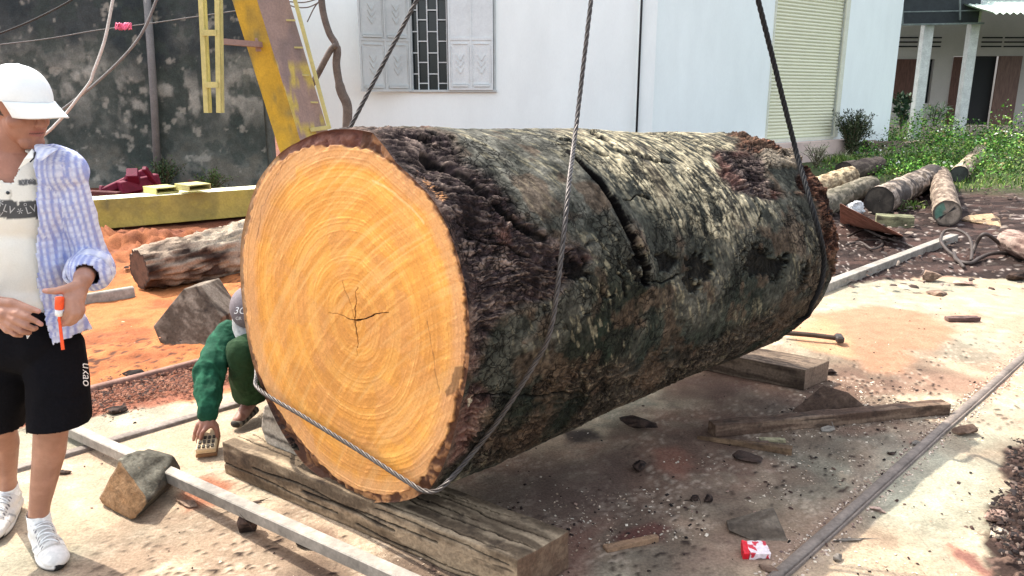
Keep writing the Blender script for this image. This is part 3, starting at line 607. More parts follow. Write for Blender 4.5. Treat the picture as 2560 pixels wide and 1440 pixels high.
rwbox(.0, dA, -.3, WH); rwbox(dB, sE, -.3, WH); rwbox(dA, dB, dz1, WH); rwbox(dA, dB, -.3, dz0)
mb.box(RW(sE - .11, WH / 2, -3.2), (T, 6, WH), ax=(e1, en, UP))
mb.build('side_wall', m_wall, bld)
mb = MB(); rwbox(dA - .3, dB + .5, -.2, dz0 - .07, .30, .003); mb.build('door_step', m_wallp, bld)
mb = MB(); rwbox(dB, dB + .16, dz0, dz1, .03, -.16); rwbox(dA - .05, dA, dz0, dz1, .025, -.16); rwbox(dA, dB, dz0 - .05, dz0 + .02, .02, -.16); mb.build('door_frame', M('cream_frame', (.66, .67, .55), var=.08, bump=.05), bld)
# roller shutter: corrugated sheet
n = 44; prof = []
for i in range(n):
    z = dz0 + .02 + (dz1 - dz0) * i / n; hh = (dz1 - dz0) / n
    prof += [(z, -.10), (z + hh * .12, -.065), (z + hh * .5, -.055), (z + hh * .86, -.068), (z + hh * .93, -.10)]
V = [RW(s, z, o) for z, o in prof for s in (dA, dB)]; me = npmesh('roller_shutter', np.array(V), grid_faces(len(prof), 2)); link('roller_shutter', me, m_roll, bld)
# roof slab edge above (outside the frame, shades nothing in view)
mb = MB(); mb.box(((xl + xr) / 2, YW_ + 4, WH + .1), (xr - xl, 8, .2)); mb.box(RW(sE / 2, WH + .1, -3.3), (sE, 6.5, .2), ax=(e1, en, UP)); mb.build('roof', m_wallp, bld)
# window: frame, grille, pane, two shutters with raised panels
mb = MB(); f = .05
mb.box(((wa + wb) / 2, YW_ + .02, wz0 + .01), (wb - wa + .1, .16, .05)); mb.box((wb + .01, YW_ + .03, (wz0 + wz1) / 2), (f, .12, wz1 - wz0)); mb.box((wa, YW_ + .03, (wz0 + wz1) / 2), (f, .12, wz1 - wz0)); mb.box(((wa + wb) / 2, YW_ + .03, wz1), (wb - wa, .12, f))
win = mb.build('window', m_shut, bld, bevel=.006)
mb = MB(); mb.box(((wa + wb) / 2, YW_ + .20, (wz0 + wz1) / 2), (wb - wa, .01, wz1 - wz0)); mb.build('pane', m_glass, win)
mb = MB(); gxs = [wx(p) for p in (1047, 1071, 1096, 1119)]
for x in gxs: mb.box((x, YW_ + .09, (wz0 + wz1) / 2), (.022, .014, wz1 - wz0))
al = [wa] + gxs; 
for i in range(len(al) - 1):
    z = wz0 + (.16 if i % 2 else .34)
    while z < wz1: mb.box(((al[i] + al[i + 1]) / 2, YW_ + .09, z), (al[i + 1] - al[i], .012, .02)); z += .40
mb.build('grille', m_grille, win)
def shutter(name, o, ux, wdt, z0, z1, mat, nrm_):
    """panelled leaf from hinge point o along unit vector ux"""
    ux = nrm(ux); un = nrm(nrm_); mb = MB(); c = lambda s, z, d: np.array([o[0], o[1], 0]) + ux * s + UP * z + un * d
    def bx(s0, s1, za, zb, d0, d1): mb.box(c((s0 + s1) / 2, (za + zb) / 2, (d0 + d1) / 2), (s1 - s0, d1 - d0, zb - za), ax=(ux, un, UP))
    bx(0, wdt, z0, z1, 0, .03); cols = 2; g = .045; pw = (wdt - g * (cols + 1)) / cols; ph = .94; nrow = int((z1 - z0) / ph)
    for s in (0, wdt / 2 - .02, wdt - .035): bx(s, s + (.035 if s else .035), z0, z1, .031, .044)
    for r in range(nrow + 1): zz = z0 + r * ph; bx(0, wdt, zz, min(zz + .05, z1), .031, .042)
    for r in range(nrow):
        for q in range(cols):
            s0 = g + q * (pw + g); za = z0 + r * ph + .11; zb = z0 + (r + 1) * ph - .06; e = .03
            for a in ((s0, s0 + e * .5, za + .05, zb - .05), (s0 + pw - e * .5, s0 + pw, za + .05, zb - .05), (s0 + .04, s0 + pw - .04, za, za + e * .5), (s0 + .04, s0 + pw - .04, zb - e * .5, zb)): bx(*a, .031, .046)
            sm = s0 + pw / 2; zm = (za + zb) / 2
            for dzv in (-.12, 0, .12):
                for sg in (-1, 1): mb.bar(c(sm - sg * .07, zm + dzv + .06, .038), c(sm + sg * .0, zm + dzv - .06, .038), .016, .016, up=un)
            bx(s0 + .03, s0 + pw - .03, za - .045, za - .01, .031, .065)
    return mb.build(name, mat, win, bevel=0)
shutter('shutter', (wb - .02, YW_ - .045), (-1, 0, 0), wb - wx(1126), wz0 + .03, wz1, m_shut2, (0, -1, 0))
hg = (wa - .02, YW_ - .05); ang_ = R_(24)
shutter('shutter', hg, (-math.cos(ang_), -math.sin(ang_), 0), 1.0, wz0 - .0, wz1, m_shut, (math.sin(ang_), -math.cos(ang_), 0))
mb = MB(); mb.tube([(wx(1593), YW_ - .10, .2), (wx(1593.5), YW_ - .10, 5.1)], .022, 8); o = mb.build('drain_pipe', m_blackp, smooth=True); tag(o, 'thin black vertical pipe down the white wall behind the log', 'pipe')
# ================================================================== MOULDY BOUNDARY WALL
YL = 13.6
xs = np.linspace(-13, xl + .05, 420); zs = np.linspace(-.1, 3.7, 170); A, B = np.meshgrid(xs, zs); Pw = np.stack([A.ravel(), A.ravel() * 0 + YL, B.ravel()], 1)
a1 = fbm(Pw * 1.1, 5, 601); a2 = fbm(Pw * 4.2, 5, 605); a3 = fbm(Pw * np.array([9, 1, 2.2]), 4, 609)
Cw = mix(np.tile(np.array([.155, .165, .145]), (len(Pw), 1)), np.array([.055, .066, .060]), sst(-.2, .35, a1 + .35 * a2))
band = np.exp(-((Pw[:, 2] - 1.75 + .5 * a1) / .42) ** 2); Cw = mix(Cw, np.array([.34, .34, .30]), band * sst(-.15, .35, a2 + .5 * a3) * .75)
Cw = mix(Cw, np.array([.030, .040, .046]), sst(2.0, 2.6, Pw[:, 2] + .6 * a1 + .3 * a2) * .8)
Cw = mix(Cw, np.array([.20, .19, .155]), sst(.6, 1.1, 1.3 - Pw[:, 2] + .5 * a2) * sst(-.15, .25, a2) * .6)
Cw = mix(Cw, np.array([.045, .06, .055]), sst(.05, .3, -a2 + .3 * a3) * .7)
Cw = mix(Cw, np.array([.36, .35, .30]), sst(.25, .45, fbm(Pw * 6 + 40, 4, 613)) * .6)
Cw = mix(Cw, np.array([.30, .27, .20]), sst(-11.4, -12.2, Pw[:, 0] + .5 * a2) * .6)
Pw[:, 1] -= .012 * a2
me = npmesh('mouldy_wall', Pw, grid_faces(len(zs), len(xs)), Cw)
mw_ = empty('boundary_wall', (-8.5, YL, 0), 'tall dark concrete wall blotched with mould on the left', 'wall')
link('wall_face', me, M('mouldy_concrete', None, rough=.95, var=.2, scale=8, bump=.4, bscale=40, fine=.2, spec=.1), mw_, True)
mb = MB(); mb.box((-8.7, YL + .14, 1.82), (9.0, .2, 3.84)); mb.build('wall_core', M('core_concrete', (.10, .11, .10), rough=.95), mw_)
m_gpipe = M('grey_pvc', (.17, .165, .16), rough=.7, var=.15, bump=.1)
mb = MB(); mb.tube([PY(396, 462, YL - .1), PY(384, 230, YL - .1), PY(364, -60, YL - .1)], .062, 10); o = mb.build('wall_pipe', m_gpipe, smooth=True); tag(o, 'grey vertical pipe fixed to the mouldy wall', 'pipe')
m_cw = M('white_cable', (.50, .50, .47), rough=.6, var=.1, bump=0); m_cb = M('dark_cable', (.05, .05, .05), rough=.7, bump=0)
def cable(pts, r, mat, label, name='cable', grp='cables hanging before the mouldy wall'):
    mb = MB(); mb.tube(spline(pts, 10), r, 7); o = mb.build(name, mat, smooth=True); tag(o, label, 'cable', grp); return o
cable([PY(292, -60, 8), PY(282, 0, 8), PY(262, 100, 8), PY(234, 180, 8), PY(225, 205, 8), PY(195, 245, 8), PY(150, 300, 8), PY(90, 350, 8), PY(-60, 420, 8)], .0145, m_cw, 'white cable curving down to the cap of the standing man')
cable([PY(395, -10, 9), PY(362, 70, 9), PY(320, 130, 9), PY(240, 208, 9), PY(150, 278, 9), PY(60, 340, 9), PY(-80, 420, 9)], .015, m_gpipe, 'dark grey cable slanting across the mouldy wall')
cable([PY(-60, 118, 12), PY(110, 98, 12), PY(240, 76, 12), PY(365, 60, 12), PY(500, 40, 12), PY(640, 20, 12)], .008, m_gpipe, 'thin wire strung level across the mouldy wall')
cable([PY(-60, 105, 11), PY(60, 60, 11), PY(165, 8, 11), PY(220, -30, 11)], .012, m_cb, 'thin dark wire rising at the upper left corner')
m_pink = M('pink_plastic', (.75, .16, .28), rough=.5, bump=0)
mb = MB()
for k in range(6):
    q = [PY(292 + 34 * (i / 9) + 5 * math.sin(k * 2 + i), 66 + 9 * math.sin(i * 1.9 + k * 1.3), 11.95 - .03 * k) for i in range(10)]; mb.tube(spline(q, 5), .009, 5)
o = mb.build('ribbon', m_pink, smooth=True); tag(o, 'tangle of pink ribbon tied on the thin wire', 'ribbon')
# ================================================================== YELLOW GANTRY CRANE
m_yel = M('yellow_paint', (.50, .33, .030), rough=.6, var=.18, scale=3, bump=.12, bscale=30, fine=.12)
m_yel2 = M('pale_yellow_paint', (.52, .48, .19), rough=.6, var=.15, scale=4, bump=.1, bscale=30, fine=.1)
m_mau = M('brown_undercoat', (.30, .20, .165), rough=.7, var=.2, scale=2.5, bump=.15, bscale=30, fine=.15)
def ycol(co, no):
    a = fbm(co * 3, 4, 701); b = fbm(co * 9, 4, 705); c = mix(np.tile(np.array([.45, .35, .085]), (len(co), 1)), np.array([.31, .25, .07]), sst(-.1, .3, a)); c = mix(c, np.array([.46, .36, .07]), sst(-.1, .3, b) * .45)
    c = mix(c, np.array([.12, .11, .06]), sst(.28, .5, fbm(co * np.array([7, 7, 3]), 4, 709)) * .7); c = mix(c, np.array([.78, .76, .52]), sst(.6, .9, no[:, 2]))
    return c
m_yw = M('worn_yellow_paint', None, rough=.6, var=.12, scale=5, bump=.15, bscale=40, fine=.12)
q0 = G(215, 583); bd = nrm([.815, .58, 0]); bp = np.array([-bd[1], bd[0], 0])
hgt_ = .385
def bblock(name, s0, s1, o0, o1, z0, z1, label, cat, par=None, group=None, **k):
    pts = [q0 + bd * s + bp * o + UP * z for s in (s0, s1) for o in (o0, o1) for z in (z0, z1)]
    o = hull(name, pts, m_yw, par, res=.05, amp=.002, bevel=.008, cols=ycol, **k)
    if label: tag(o, label, cat, group)
    return o
crane = empty('gantry_crane', tuple(q0), 'yellow gantry crane leg standing on a long worn yellow beam', 'crane')
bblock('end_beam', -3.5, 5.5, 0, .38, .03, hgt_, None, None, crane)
tb_ = lambda px, py: None
# leg: leaning box column, yellow on the side to the left, brown undercoat on the other
mb = MB(); legb = PY(728, 470, 10.75); legt = PY(530, -160, 10.75); lw, ld = .50, .42
def legq(c, k=1): return [c - bp * ld * .0 * k, c + (-bp) * 0]
Pb = legb; Pt = legt
vx = nrm([.93, -.37, 0]); vy = nrm([.60, .80, 0])
b_ = [Pb, Pb + vx * .40, Pb + vx * .40 + vy * .52, Pb + vy * .52]; t_ = [Pt, Pt + vx * .40, Pt + vx * .40 + vy * .52, Pt + vy * .52]
def quadmesh(name, quads, mat, par): 
    mb = MB()
    for q in quads: mb.add(q, [(0, 1, 2, 3)])
    me = bpy.data.meshes.new(name); me.from_pydata(mb.v, [], mb.f); bm = bmesh.new(); bm.from_mesh(me)
    for _ in range(5): bmesh.ops.subdivide_edges(bm, edges=[e for e in bm.edges if e.calc_length() > .06], cuts=1, use_grid_fill=True)
    bm.to_mesh(me); bm.free(); return me
me = quadmesh('flange', [[b_[0], b_[1], t_[1], t_[0]], [b_[3], b_[0], t_[0], t_[3]], [b_[2], b_[3], t_[3], t_[2]]], m_yel, crane); co = getco(me)
bb_ = fbm(co * 5, 4, 721); setcol(me, mix(mix(np.tile(np.array([.46, .29, .022]), (len(co), 1)), np.array([.33, .22, .03]), sst(-.1, .3, bb_)), np.array([.22, .17, .05]), sst(.2, .4, fbm(co * 8, 4, 723))))
link('flange', me, m_yw, crane)
me = quadmesh('web', [[b_[1], b_[2], t_[2], t_[1]]], m_mau, crane); co = getco(me)
yy = sst(.12, .25, fbm(co * np.array([5, 5, 4]), 4, 725)) * sst(2.2, 1.9, co[:, 2]); setcol(me, mix(mix(np.tile(np.array([.30, .205, .165]), (len(co), 1)), np.array([.22, .16, .14]), sst(-.1, .3, fbm(co * 4, 4, 729))), np.array([.50, .38, .08]), yy))
link('web', me, m_yw, crane)
mb = MB()                                                     # hanging access ladder
YLd = 10.0
for (xa, xb) in ((496, 516), (541, 547)):
    a = PY(xa, -120, YLd); b = PY(xb, 282, YLd); mb.bar(a, b, .055, .03, up=(0, 1, 0)); mb.bar(a + [.035, .05, 0], b + [.035, .05, 0], .012, .07, up=(0, 1, 0))
for (xa, xb, y) in ((505, 541, 82), (512, 545, 212), (500, 540, -50)): mb.bar(PY(xa, y, YLd - .02), PY(xb, y, YLd - .02), .02, .07)
mb.build('access_ladder', m_yel2, crane)
mb = MB(); mb.bar(PY(546, 103, 10.1), PY(655, 112, 10.7), .09, .07); mb.box(PY(655, 112, 10.70), (.16, .06, .17)); mb.build('bracket', m_mau, crane)
mb = MB(); a = PY(716, -80, 10.9); b = PY(824, 322, 10.9); mb.bar(a, b, .045, .045, up=(0, 1, 0))
for y0, x0, x1 in ((118, 712, 757), (187, 730, 773), (255, 752, 795), (50, 700, 738)): mb.bar(PY(x0, y0, 10.92), PY(x1, y0 + 1, 10.9), .022, .022)
mb.bar(PY(775, 325, 10.8), PY(822, 318, 10.9), .10, .05); mb.build('rung_rail', m_yel2, crane)
def stub(px0, px1, py0, py1, label):
    a = PY(px0, py1, 9.6); L = PY(px1, py1, 9.6)[0] - a[0]; H = PY(px0, py0 + 6, 9.6)[2] - a[2]
    mb = MB(); wd = .012; c = a + np.array([L / 2, .15, H / 2])
    for (o_, s_) in (((0, 0, H / 2 - wd / 2), (L, .30, wd)), ((0, 0, -H / 2 + wd / 2), (L, .30, wd)), ((0, -.14, 0), (L, wd, H - 2 * wd - .002)), ((0, .14, 0), (L, wd, H - 2 * wd - .002)), ((-L * .3, 0, 0), (wd, .27, H - 2 * wd - .002))): mb.box(c + np.array(o_), s_, rz=0)
    V = np.array(mb.v); R = np.array([[math.cos(.7), math.sin(.7)], [-math.sin(.7), math.cos(.7)]]); V[:, :2] = (V[:, :2] - c[:2]) @ R.T + c[:2]; mb.v = [tuple(v) for v in V]
    o = mb.build('tube_stub', m_yel2); tag(o, label, 'metal tube', 'steel tube offcuts on the yellow beam')
stub(356, 424, 463, 484, 'short pale yellow box tube on the yellow beam, nearer the standing man')
stub(436, 506, 456, 477, 'short pale yellow box tube on the yellow beam, nearer the giant log')
# red machine parts
m_red = M('dark_red_paint', (.15, .010, .035), rough=.5, var=.25, scale=8, bump=.2)
mb = MB()
for (a, b, w_) in (((258, 478), (372, 425), .10), ((300, 470), (395, 448), .18), ((330, 430), (345, 490), .16), ((360, 420), (400, 470), .07), ((250, 470), (330, 482), .08), ((320, 440), (300, 480), .06)): mb.bar(PY(*a, 11.6), PY(*b, 12.0), w_, w_)
o = mb.build('machine_frame', m_red, bevel=.01); tag(o, 'dark red steel machine frame lying before the mouldy wall', 'machine part')
m_dr = M('dull_red_steel', (.10, .03, .03))
for (a, b, w1_, h1_, lb_) in ((PY(215, 484, 11.3), PY(300, 488, 11.3), .12, .10, 'low dull maroon steel bar behind the yellow beam beside the red machine'), (PY(470, 452, 12.2), PY(515, 462, 12.3), .08, .04, 'small reddish steel bar leaning by the bush before the mouldy wall')):
    mb = MB(); mb.bar(a, b, w1_, h1_); o = mb.build('scrap_steel', m_dr, bevel=.01); tag(o, lb_, 'scrap metal')
# ================================================================== VERANDA HOUSE AT THE BACK RIGHT
YH = 28.0; hs = empty('veranda_house', (18, YH, 0), 'long pale house with dark wooden shutters and white veranda posts at upper right', 'building')
m_hw = M('grey_white_wall', (.46, .43, .40), rough=.9, var=.08, scale=1, bump=.1, bscale=20, fine=.05)
def hx(px, py=200, Y=YH): return PY(px, py, Y)[0]
def hz(py, Y=YH): return PY(2400, py, Y)[2]
FZ = hz(312); mb = MB()
wA, wB, wzA, wzB = hx(2236), hx(2330), hz(258), hz(148); dA_, dB_, dzB = hx(2376), hx(2546), hz(140)
XE = 24
def hb(x0, x1, z0, z1, y0=YH, y1=YH + .2): mb.box(((x0 + x1) / 2, (y0 + y1) / 2, (z0 + z1) / 2), (x1 - x0, y1 - y0, z1 - z0))
hb(wB, dA_, -.3, 5); hb(dB_, XE, -.3, 5); hb(wA, wB, -.3, wzA); hb(wA, wB, wzB, 5); hb(dA_, dB_, dzB, 5); hb(dA_, dB_, -.3, FZ); hb(10, wA, -.3, 5)
hb(10, XE, -.3, 5, YH + 5, YH + 5.2)
mb.build('wall', m_hw, hs); mb = MB(); hb(10, XE, -.3, FZ - .02, YH - 1.6, YH - .003); mb.build('veranda_floor', m_wallp, hs)
m_dw = M('brown_door_wood', (.10, .045, .032), rough=.6, var=.4, scale=4, bump=.2, bscale=30, stretch=(8, 8, 1), fine=.2)
mb = MB(); hb(hx(2425), hx(2490), FZ, dzB, YH + .15, YH + .2); mb.build('dark_doorway', m_black, hs); mb = MB(); hb(wA, wB, wzA, wzB, YH + .15, YH + .2); mb.build('dark_window', m_black, hs)
mb = MB(); hb(dA_, hx(2425), FZ, dzB - .03, YH - .06, YH - .01); mb.build('door', m_dw, hs); mb = MB(); hb(hx(2488), dB_, FZ, dzB, YH - .05, YH - .005)
mb.build('door', M('lighter_door_wood', (.15, .085, .065), rough=.5, var=.35, scale=3, stretch=(8, 8, 1)), hs)
mb = MB(); hb(wA, hx(2300), wzA, wzB, YH - .05, YH - .005); mb.build('shutter', m_dw, hs)
for (a, b) in ((2236, 2282), (2288, 2340), (2440, 2490), (2496, 2552)):
    for k in range(3): mb = MB(); hb(hx(a), hx(b), hz(118 - 11 * k), hz(114.5 - 11 * k), YH - .03, YH - .004); mb.build('vent_slot', m_black, hs)
m_post = M('flaking_post', (.62, .64, .62), rough=.85, var=.14, scale=5, bump=.4, bscale=25, fine=.15)
for (xt, xb) in ((2332, 2292), (2434, 2417)):
    a = PY(xt, -60, 24.5); b = PY(xb, 305, 24.5); mb = MB(); mb.box(((a[0] + b[0]) / 2, 24.5, 2.4), (.29 if xt < 2400 else .27, .27, 4.8)); mb.build('post', m_post, hs, bevel=.02)
m_aw = M('dark_awning', (.035, .042, .045), rough=.7, var=.2); mb = MB()
mb.box((hx(2350, 30, 24), 24.3, PY(2350, 57, 24)[2] + .5), (hx(2448, 30, 24) - hx(2236, 30, 24), .3, 1.0)); mb.build('awning', m_aw, hs)
mb = MB()
for y, z in ((-20, .06), (62, .05), (30, .03)): mb.bar(PY(2240, y, 24), PY(2460, y - 4, 24), z, z)
mb.bar(PY(2255, -30, 24.0), PY(2255, 62, 24.0), .06, .06); mb.bar(PY(2400, -30, 24.0), PY(2400, 50, 24.0), .04, .04); mb.build('awning_frame', M('grey_green_steel', (.16, .19, .18)), hs)
# corrugated translucent eave
n = 90; xa, xb = hx(2462, 30, 23), 22; V = []
for i in range(n * 2):
    x = xa + (xb - xa) * i / (n * 2 - 1); dzc = .035 * math.cos(i * math.pi / 2 * 1.0); V += [(x, 22.6, PY(2500, 33, 22.6)[2] + dzc), (x, 25.6, PY(2500, 33, 22.6)[2] + .75 + dzc)]
me = npmesh('corrugated_eave', np.array(V), grid_faces(n * 2, 2)); link('corrugated_eave', me, M('pale_green_sheet', (.55, .66, .58), rough=.5, var=.2, scale=3), hs)
mb = MB(); mb.box((17, YH - 1.4, 5.1), (15, 3.4, .15)); mb.build('roof', m_aw, hs)
# dead branch beside the white wall, loose wires
m_dead = M('dead_wood', (.13, .105, .09), rough=.9, var=.35, scale=6, bump=.5)
br = empty('dead_tree', tuple(PY(872, 330, 13.0)), 'thin dead forked tree trunk leaning before the white wall', 'tree')
YD = 13.0
mb = MB(); mb.tube(spline([PY(800, -70, YD), PY(806, 20, YD), PY(822, 80, YD), PY(838, 108, YD), PY(843, 130, YD), PY(841, 165, YD), PY(852, 225, YD), PY(868, 265, YD), PY(868, 325, YD), PY(872, 460, YD)], 6), [.05] + [.055] * 20 + [.065] * 14 + [.08] * 20, 8)
mb.build('trunk', m_dead, br, smooth=True)
mb = MB(); mb.tube(spline([PY(841, 112, YD - .05), PY(825, 128, YD - .05), PY(800, 175, YD - .05), PY(778, 215, YD), PY(750, 262, YD + .1)], 6), .05, 8); mb.build('limb', m_dead, br, smooth=True)
mb = MB()
for l in ([(800, 5), (770, 18), (740, 18), (722, 12)], [(800, -5), (760, 6), (722, 4)], [(800, 0), (785, 20), (768, 55)]): mb.tube(spline([PY(*p, YD) for p in l], 5), .010, 5)
mb.build('twig', m_dead, br, smooth=True)
# ================================================================== BLOCKS, PLANKS AND LOGS ON THE GROUND
def block(name, pts, label, cat, ca, cb, grain, group=None, **k):
    kw = dict(res=.016, amp=.005, bevel=.010); ec = k.pop('end_c', None); gs = k.pop('gs', (4, 40)); sd_ = k.pop('sd_', 0); kw.update(k)
    o = hull(name, pts, m_old, cols=oldwood(ca, cb, grain, end_c=ec, gs=gs, sd_=sd_), seed=sd_, **kw); tag(o, label, cat, group); return o
ex = G(432, 1219) - G(333, 1307); ex[2] = 0; ex = ex / np.linalg.norm(ex) * .27
A_ = G(247, 1263); B_ = G(333, 1307); C_ = PY(372, 1253, 2.66); D_ = PY(297, 1147, 2.74); D2 = PY(318, 1134, 2.80)
pts = [A_ + UP * .03, A_ + UP * .003 + [.02, 0, 0], B_ + UP * .003, C_, D_, D2, PY(372, 1120, 2.98), PY(438, 1138, 2.97), PY(455, 1172, 2.98), B_ + ex * .95 + UP * .01, A_ + ex + UP * .01]
o = block('wedge_block', pts, 'dark wedge shaped timber block with a sawn orange brown end on the pale concrete', 'wooden block', (.07, .065, .05), (.20, .19, .15), nrm(ex), 'big wooden wedge blocks', end_c=(.30, .165, .075), sd_=11, amp=.006, gs=(5, 30))
def gy_block(P, Y, depth, zmin=.0): return [PY(a, b, Y + c) for a, b, c in P]
f1 = G(403, 861); f2 = G(528, 864); Yb = 4.80
def lean(px, py, k=.35):
    p = PY(px, py, Yb)
    for _ in range(4): p = PY(px, py, Yb + k * max(p[2], 0))
    return p
pts = [G(403, 863), G(528, 866), lean(382, 816), lean(459, 722), lean(502, 713), lean(554, 793)]
pts += [p + np.array([.05, .20, .0]) for p in pts[:6]]
block('wedge_block', pts, 'big grey hexagonal timber block standing on the orange sand', 'wooden block', (.10, .075, .055), (.245, .20, .155), nrm([.5, .15, -.62]), 'big wooden wedge blocks', sd_=12, amp=.002, gs=(2, 34), bevel=.006)
pts = [PY(2120, 981, 3.78), PY(2042, 1046, 3.72), PY(2190, 1040, 3.74)]; a_ = G(2042, 1046); b_2 = G(2190, 1038); ap = PY(2121, 981, (a_[1] + b_2[1]) / 2 + .02)
pts = [a_, b_2, ap]; pts += [p + np.array([-.09, .10, -.0]) for p in pts]
block('wedge_block', pts, 'brown triangular wooden wedge behind the long plank', 'wooden block', (.075, .048, .034), (.135, .09, .066), nrm([.3, -1, 0]), 'small wooden wedges', sd_=13, bevel=.002, amp=.001)
# long plank
pa = G(1787, 1095); pb = G(2374, 1037); dp = nrm(pb - pa); pp = np.array([-dp[1], dp[0], 0])
h1 = .06
block('plank', [pa, pa + pp * .075, pb, pb + pp * .07, pa + UP * h1, pa + UP * h1 + pp * .075, pb + UP * h1, pb + UP * h1 + pp * .07], 'long square plank lying near the rail in the log shadow', 'plank', (.09, .055, .038), (.21, .145, .10), dp, 'loose planks and sticks', sd_=14, bevel=.005, gs=(2, 50))
def stick(pa, pb, w0, w1, h, label, ca, cb, name='wood_stick', sd_=0, cat='stick', grp='loose planks and sticks', **k):
    pa = np.array(pa); pb = np.array(pb); d = nrm(pb - pa); p_ = np.array([-d[1], d[0], 0])
    return block(name, [pa, pa + p_ * w0, pb, pb + p_ * w1, pa + UP * h * .5, pa + UP * h * .5 + p_ * w0, pb + UP * h, pb + UP * h + p_ * w1], label, cat, ca, cb, d, grp, sd_=sd_, bevel=.003, amp=.003, **k)
stick(G(1742, 1098), G(1978, 1140), .008, .045, .035, 'split brown stick with a sharp tip below the long plank', (.12, .075, .045), (.26, .17, .10), sd_=15)
stick(G(1518, 1384), G(1647, 1356), .04, .022, .025, 'short light brown stick on the dusty concrete', (.26, .16, .095), (.38, .25, .16), sd_=16)
stick(G(1860, 1112), G(1922, 1118), .03, .03, .02, 'thin dark sliver lying beside the split stick', (.10, .06, .05), (.18, .12, .09), sd_=17)
stick(G(1900, 1104), G(1965, 1108), .04, .03, .015, 'small pale splinter touching the split stick', (.28, .25, .15), (.4, .36, .22), sd_=18)
m_ = G(2000, 838); block('plank', oriented(G(2405, 803) + UP * .02, (nrm([1, .02, 0]), nrm([0, 1, 0]), UP), (.24, .06, .03)), 'small dark flat board on the sunlit concrete at right', 'plank', (.09, .055, .05), (.17, .11, .09), (1, 0, 0), 'loose planks and sticks', sd_=19, bevel=.006)
# flat dark wedge offcut by the red packet
Yo = G(1880, 1353)[1]; pts = [G(1880, 1352), G(1969, 1353), PY(1941, 1291, Yo + .10), PY(1822, 1326, Yo + .05), G(1822, 1330)]
pts += [p + np.array([.01, .07, -.0]) for p in pts]
block('wedge_block', pts, 'dark grey slanted wood offcut behind the red and white packet', 'wooden block', (.09, .07, .052), (.16, .13, .10), nrm([1, .2, 0]), 'small wooden wedges', sd_=20, bevel=.003, amp=.003)
# packet
pk = empty('cigarette_packet', tuple(G(1885, 1392)), 'crushed red and white cigarette packet on the concrete', 'packet')
m_pw = M('white_card', (.78, .68, .68), rough=.4, var=.08, bump=.1); m_pr = M('red_card', (.68, .015, .03), rough=.35, var=.15, bump=.1)
c_ = G(1885, 1385) + UP * .018; px_ = nrm([1, .03, .0]); py_ = nrm([-.03, 1, .18]); pz_ = np.cross(px_, py_)
m_card = M('printed_card', None, rough=.4, var=.05, bump=.15)
def cardcol(base, oth, th):
    return lambda co, no: mix(np.tile(np.array(base), (len(co), 1)), np.array(oth), sst(th, th + .05, fbm(co * 55, 2, 77)))
hull('box', oriented(c_ + px_ * .012, (px_, py_, pz_), (.072, .064, .022)), m_card, pk, res=.004, amp=.006, nscale=34, bevel=.0015, cols=cardcol((.74, .64, .64), (.55, .03, .05), .12))
hull('lid', oriented(c_ - px_ * .034 + pz_ * .001, (px_, nrm(py_ + px_ * .2), pz_), (.022, .068, .025)), m_card, pk, res=.004, amp=.004, nscale=34, bevel=.0015, cols=cardcol((.62, .012, .025), (.7, .5, .5), .33))
# hammer
hm = empty('hammer', tuple(G(2050, 845)), 'hammer with a dark handle lying beyond the far timber', 'hammer')
a = G(1960, 832, .04); b = G(2098, 846, .04); mb = MB(); mb.tube(spline([a, (a + b) / 2 + UP * .004, b], 8), .017, 8); mb.build('handle', M('hammer_handle', (.05, .035, .025)), hm, smooth=True)
mb = MB(); mb.bar(b + np.array([-.01, -.045, 0]), b + np.array([.012, .05, 0]), .05, .045); mb.build('head', M('hammer_steel', (.05, .042, .038), metal=.2, rough=.6), hm, bevel=.01)
# stones / bark chunks, each on its own
def chunk(px, py, sx, sy, sz, label, ca, cb, cat, grp, sd_, name, rot=0):
    c = G(px, py); r = np.random.default_rng(sd_); p = r.normal(size=(16, 3)); p /= np.linalg.norm(p, axis=1)[:, None]; p *= (.8 + .35 * r.random((16, 1))); p *= np.array([sx, sy, sz]) / 2; p[:, 2] += sz * .38; p[:, 2] = np.maximum(p[:, 2], -.002)
    R = np.array([[math.cos(rot), -math.sin(rot), 0], [math.sin(rot), math.cos(rot), 0], [0, 0, 1]]); p = p @ R.T + c
    return block(name, list(p), label, cat, ca, cb, nrm([math.cos(rot), math.sin(rot), .2]), grp, sd_=sd_, bevel=.003, amp=.006, res=max(.008, sx / 14), gs=(8, 70))
DK = ((.010, .006, .005), (.07, .045, .035)); BR = ((.14, .09, .065), (.26, .18, .13)); PK = ((.30, .20, .16), (.45, .32, .26)); GYC = ((.16, .14, .12), (.28, .25, .21))
g1_ = 'bark chunks on the concrete'; g2_ = 'small stones on the concrete'
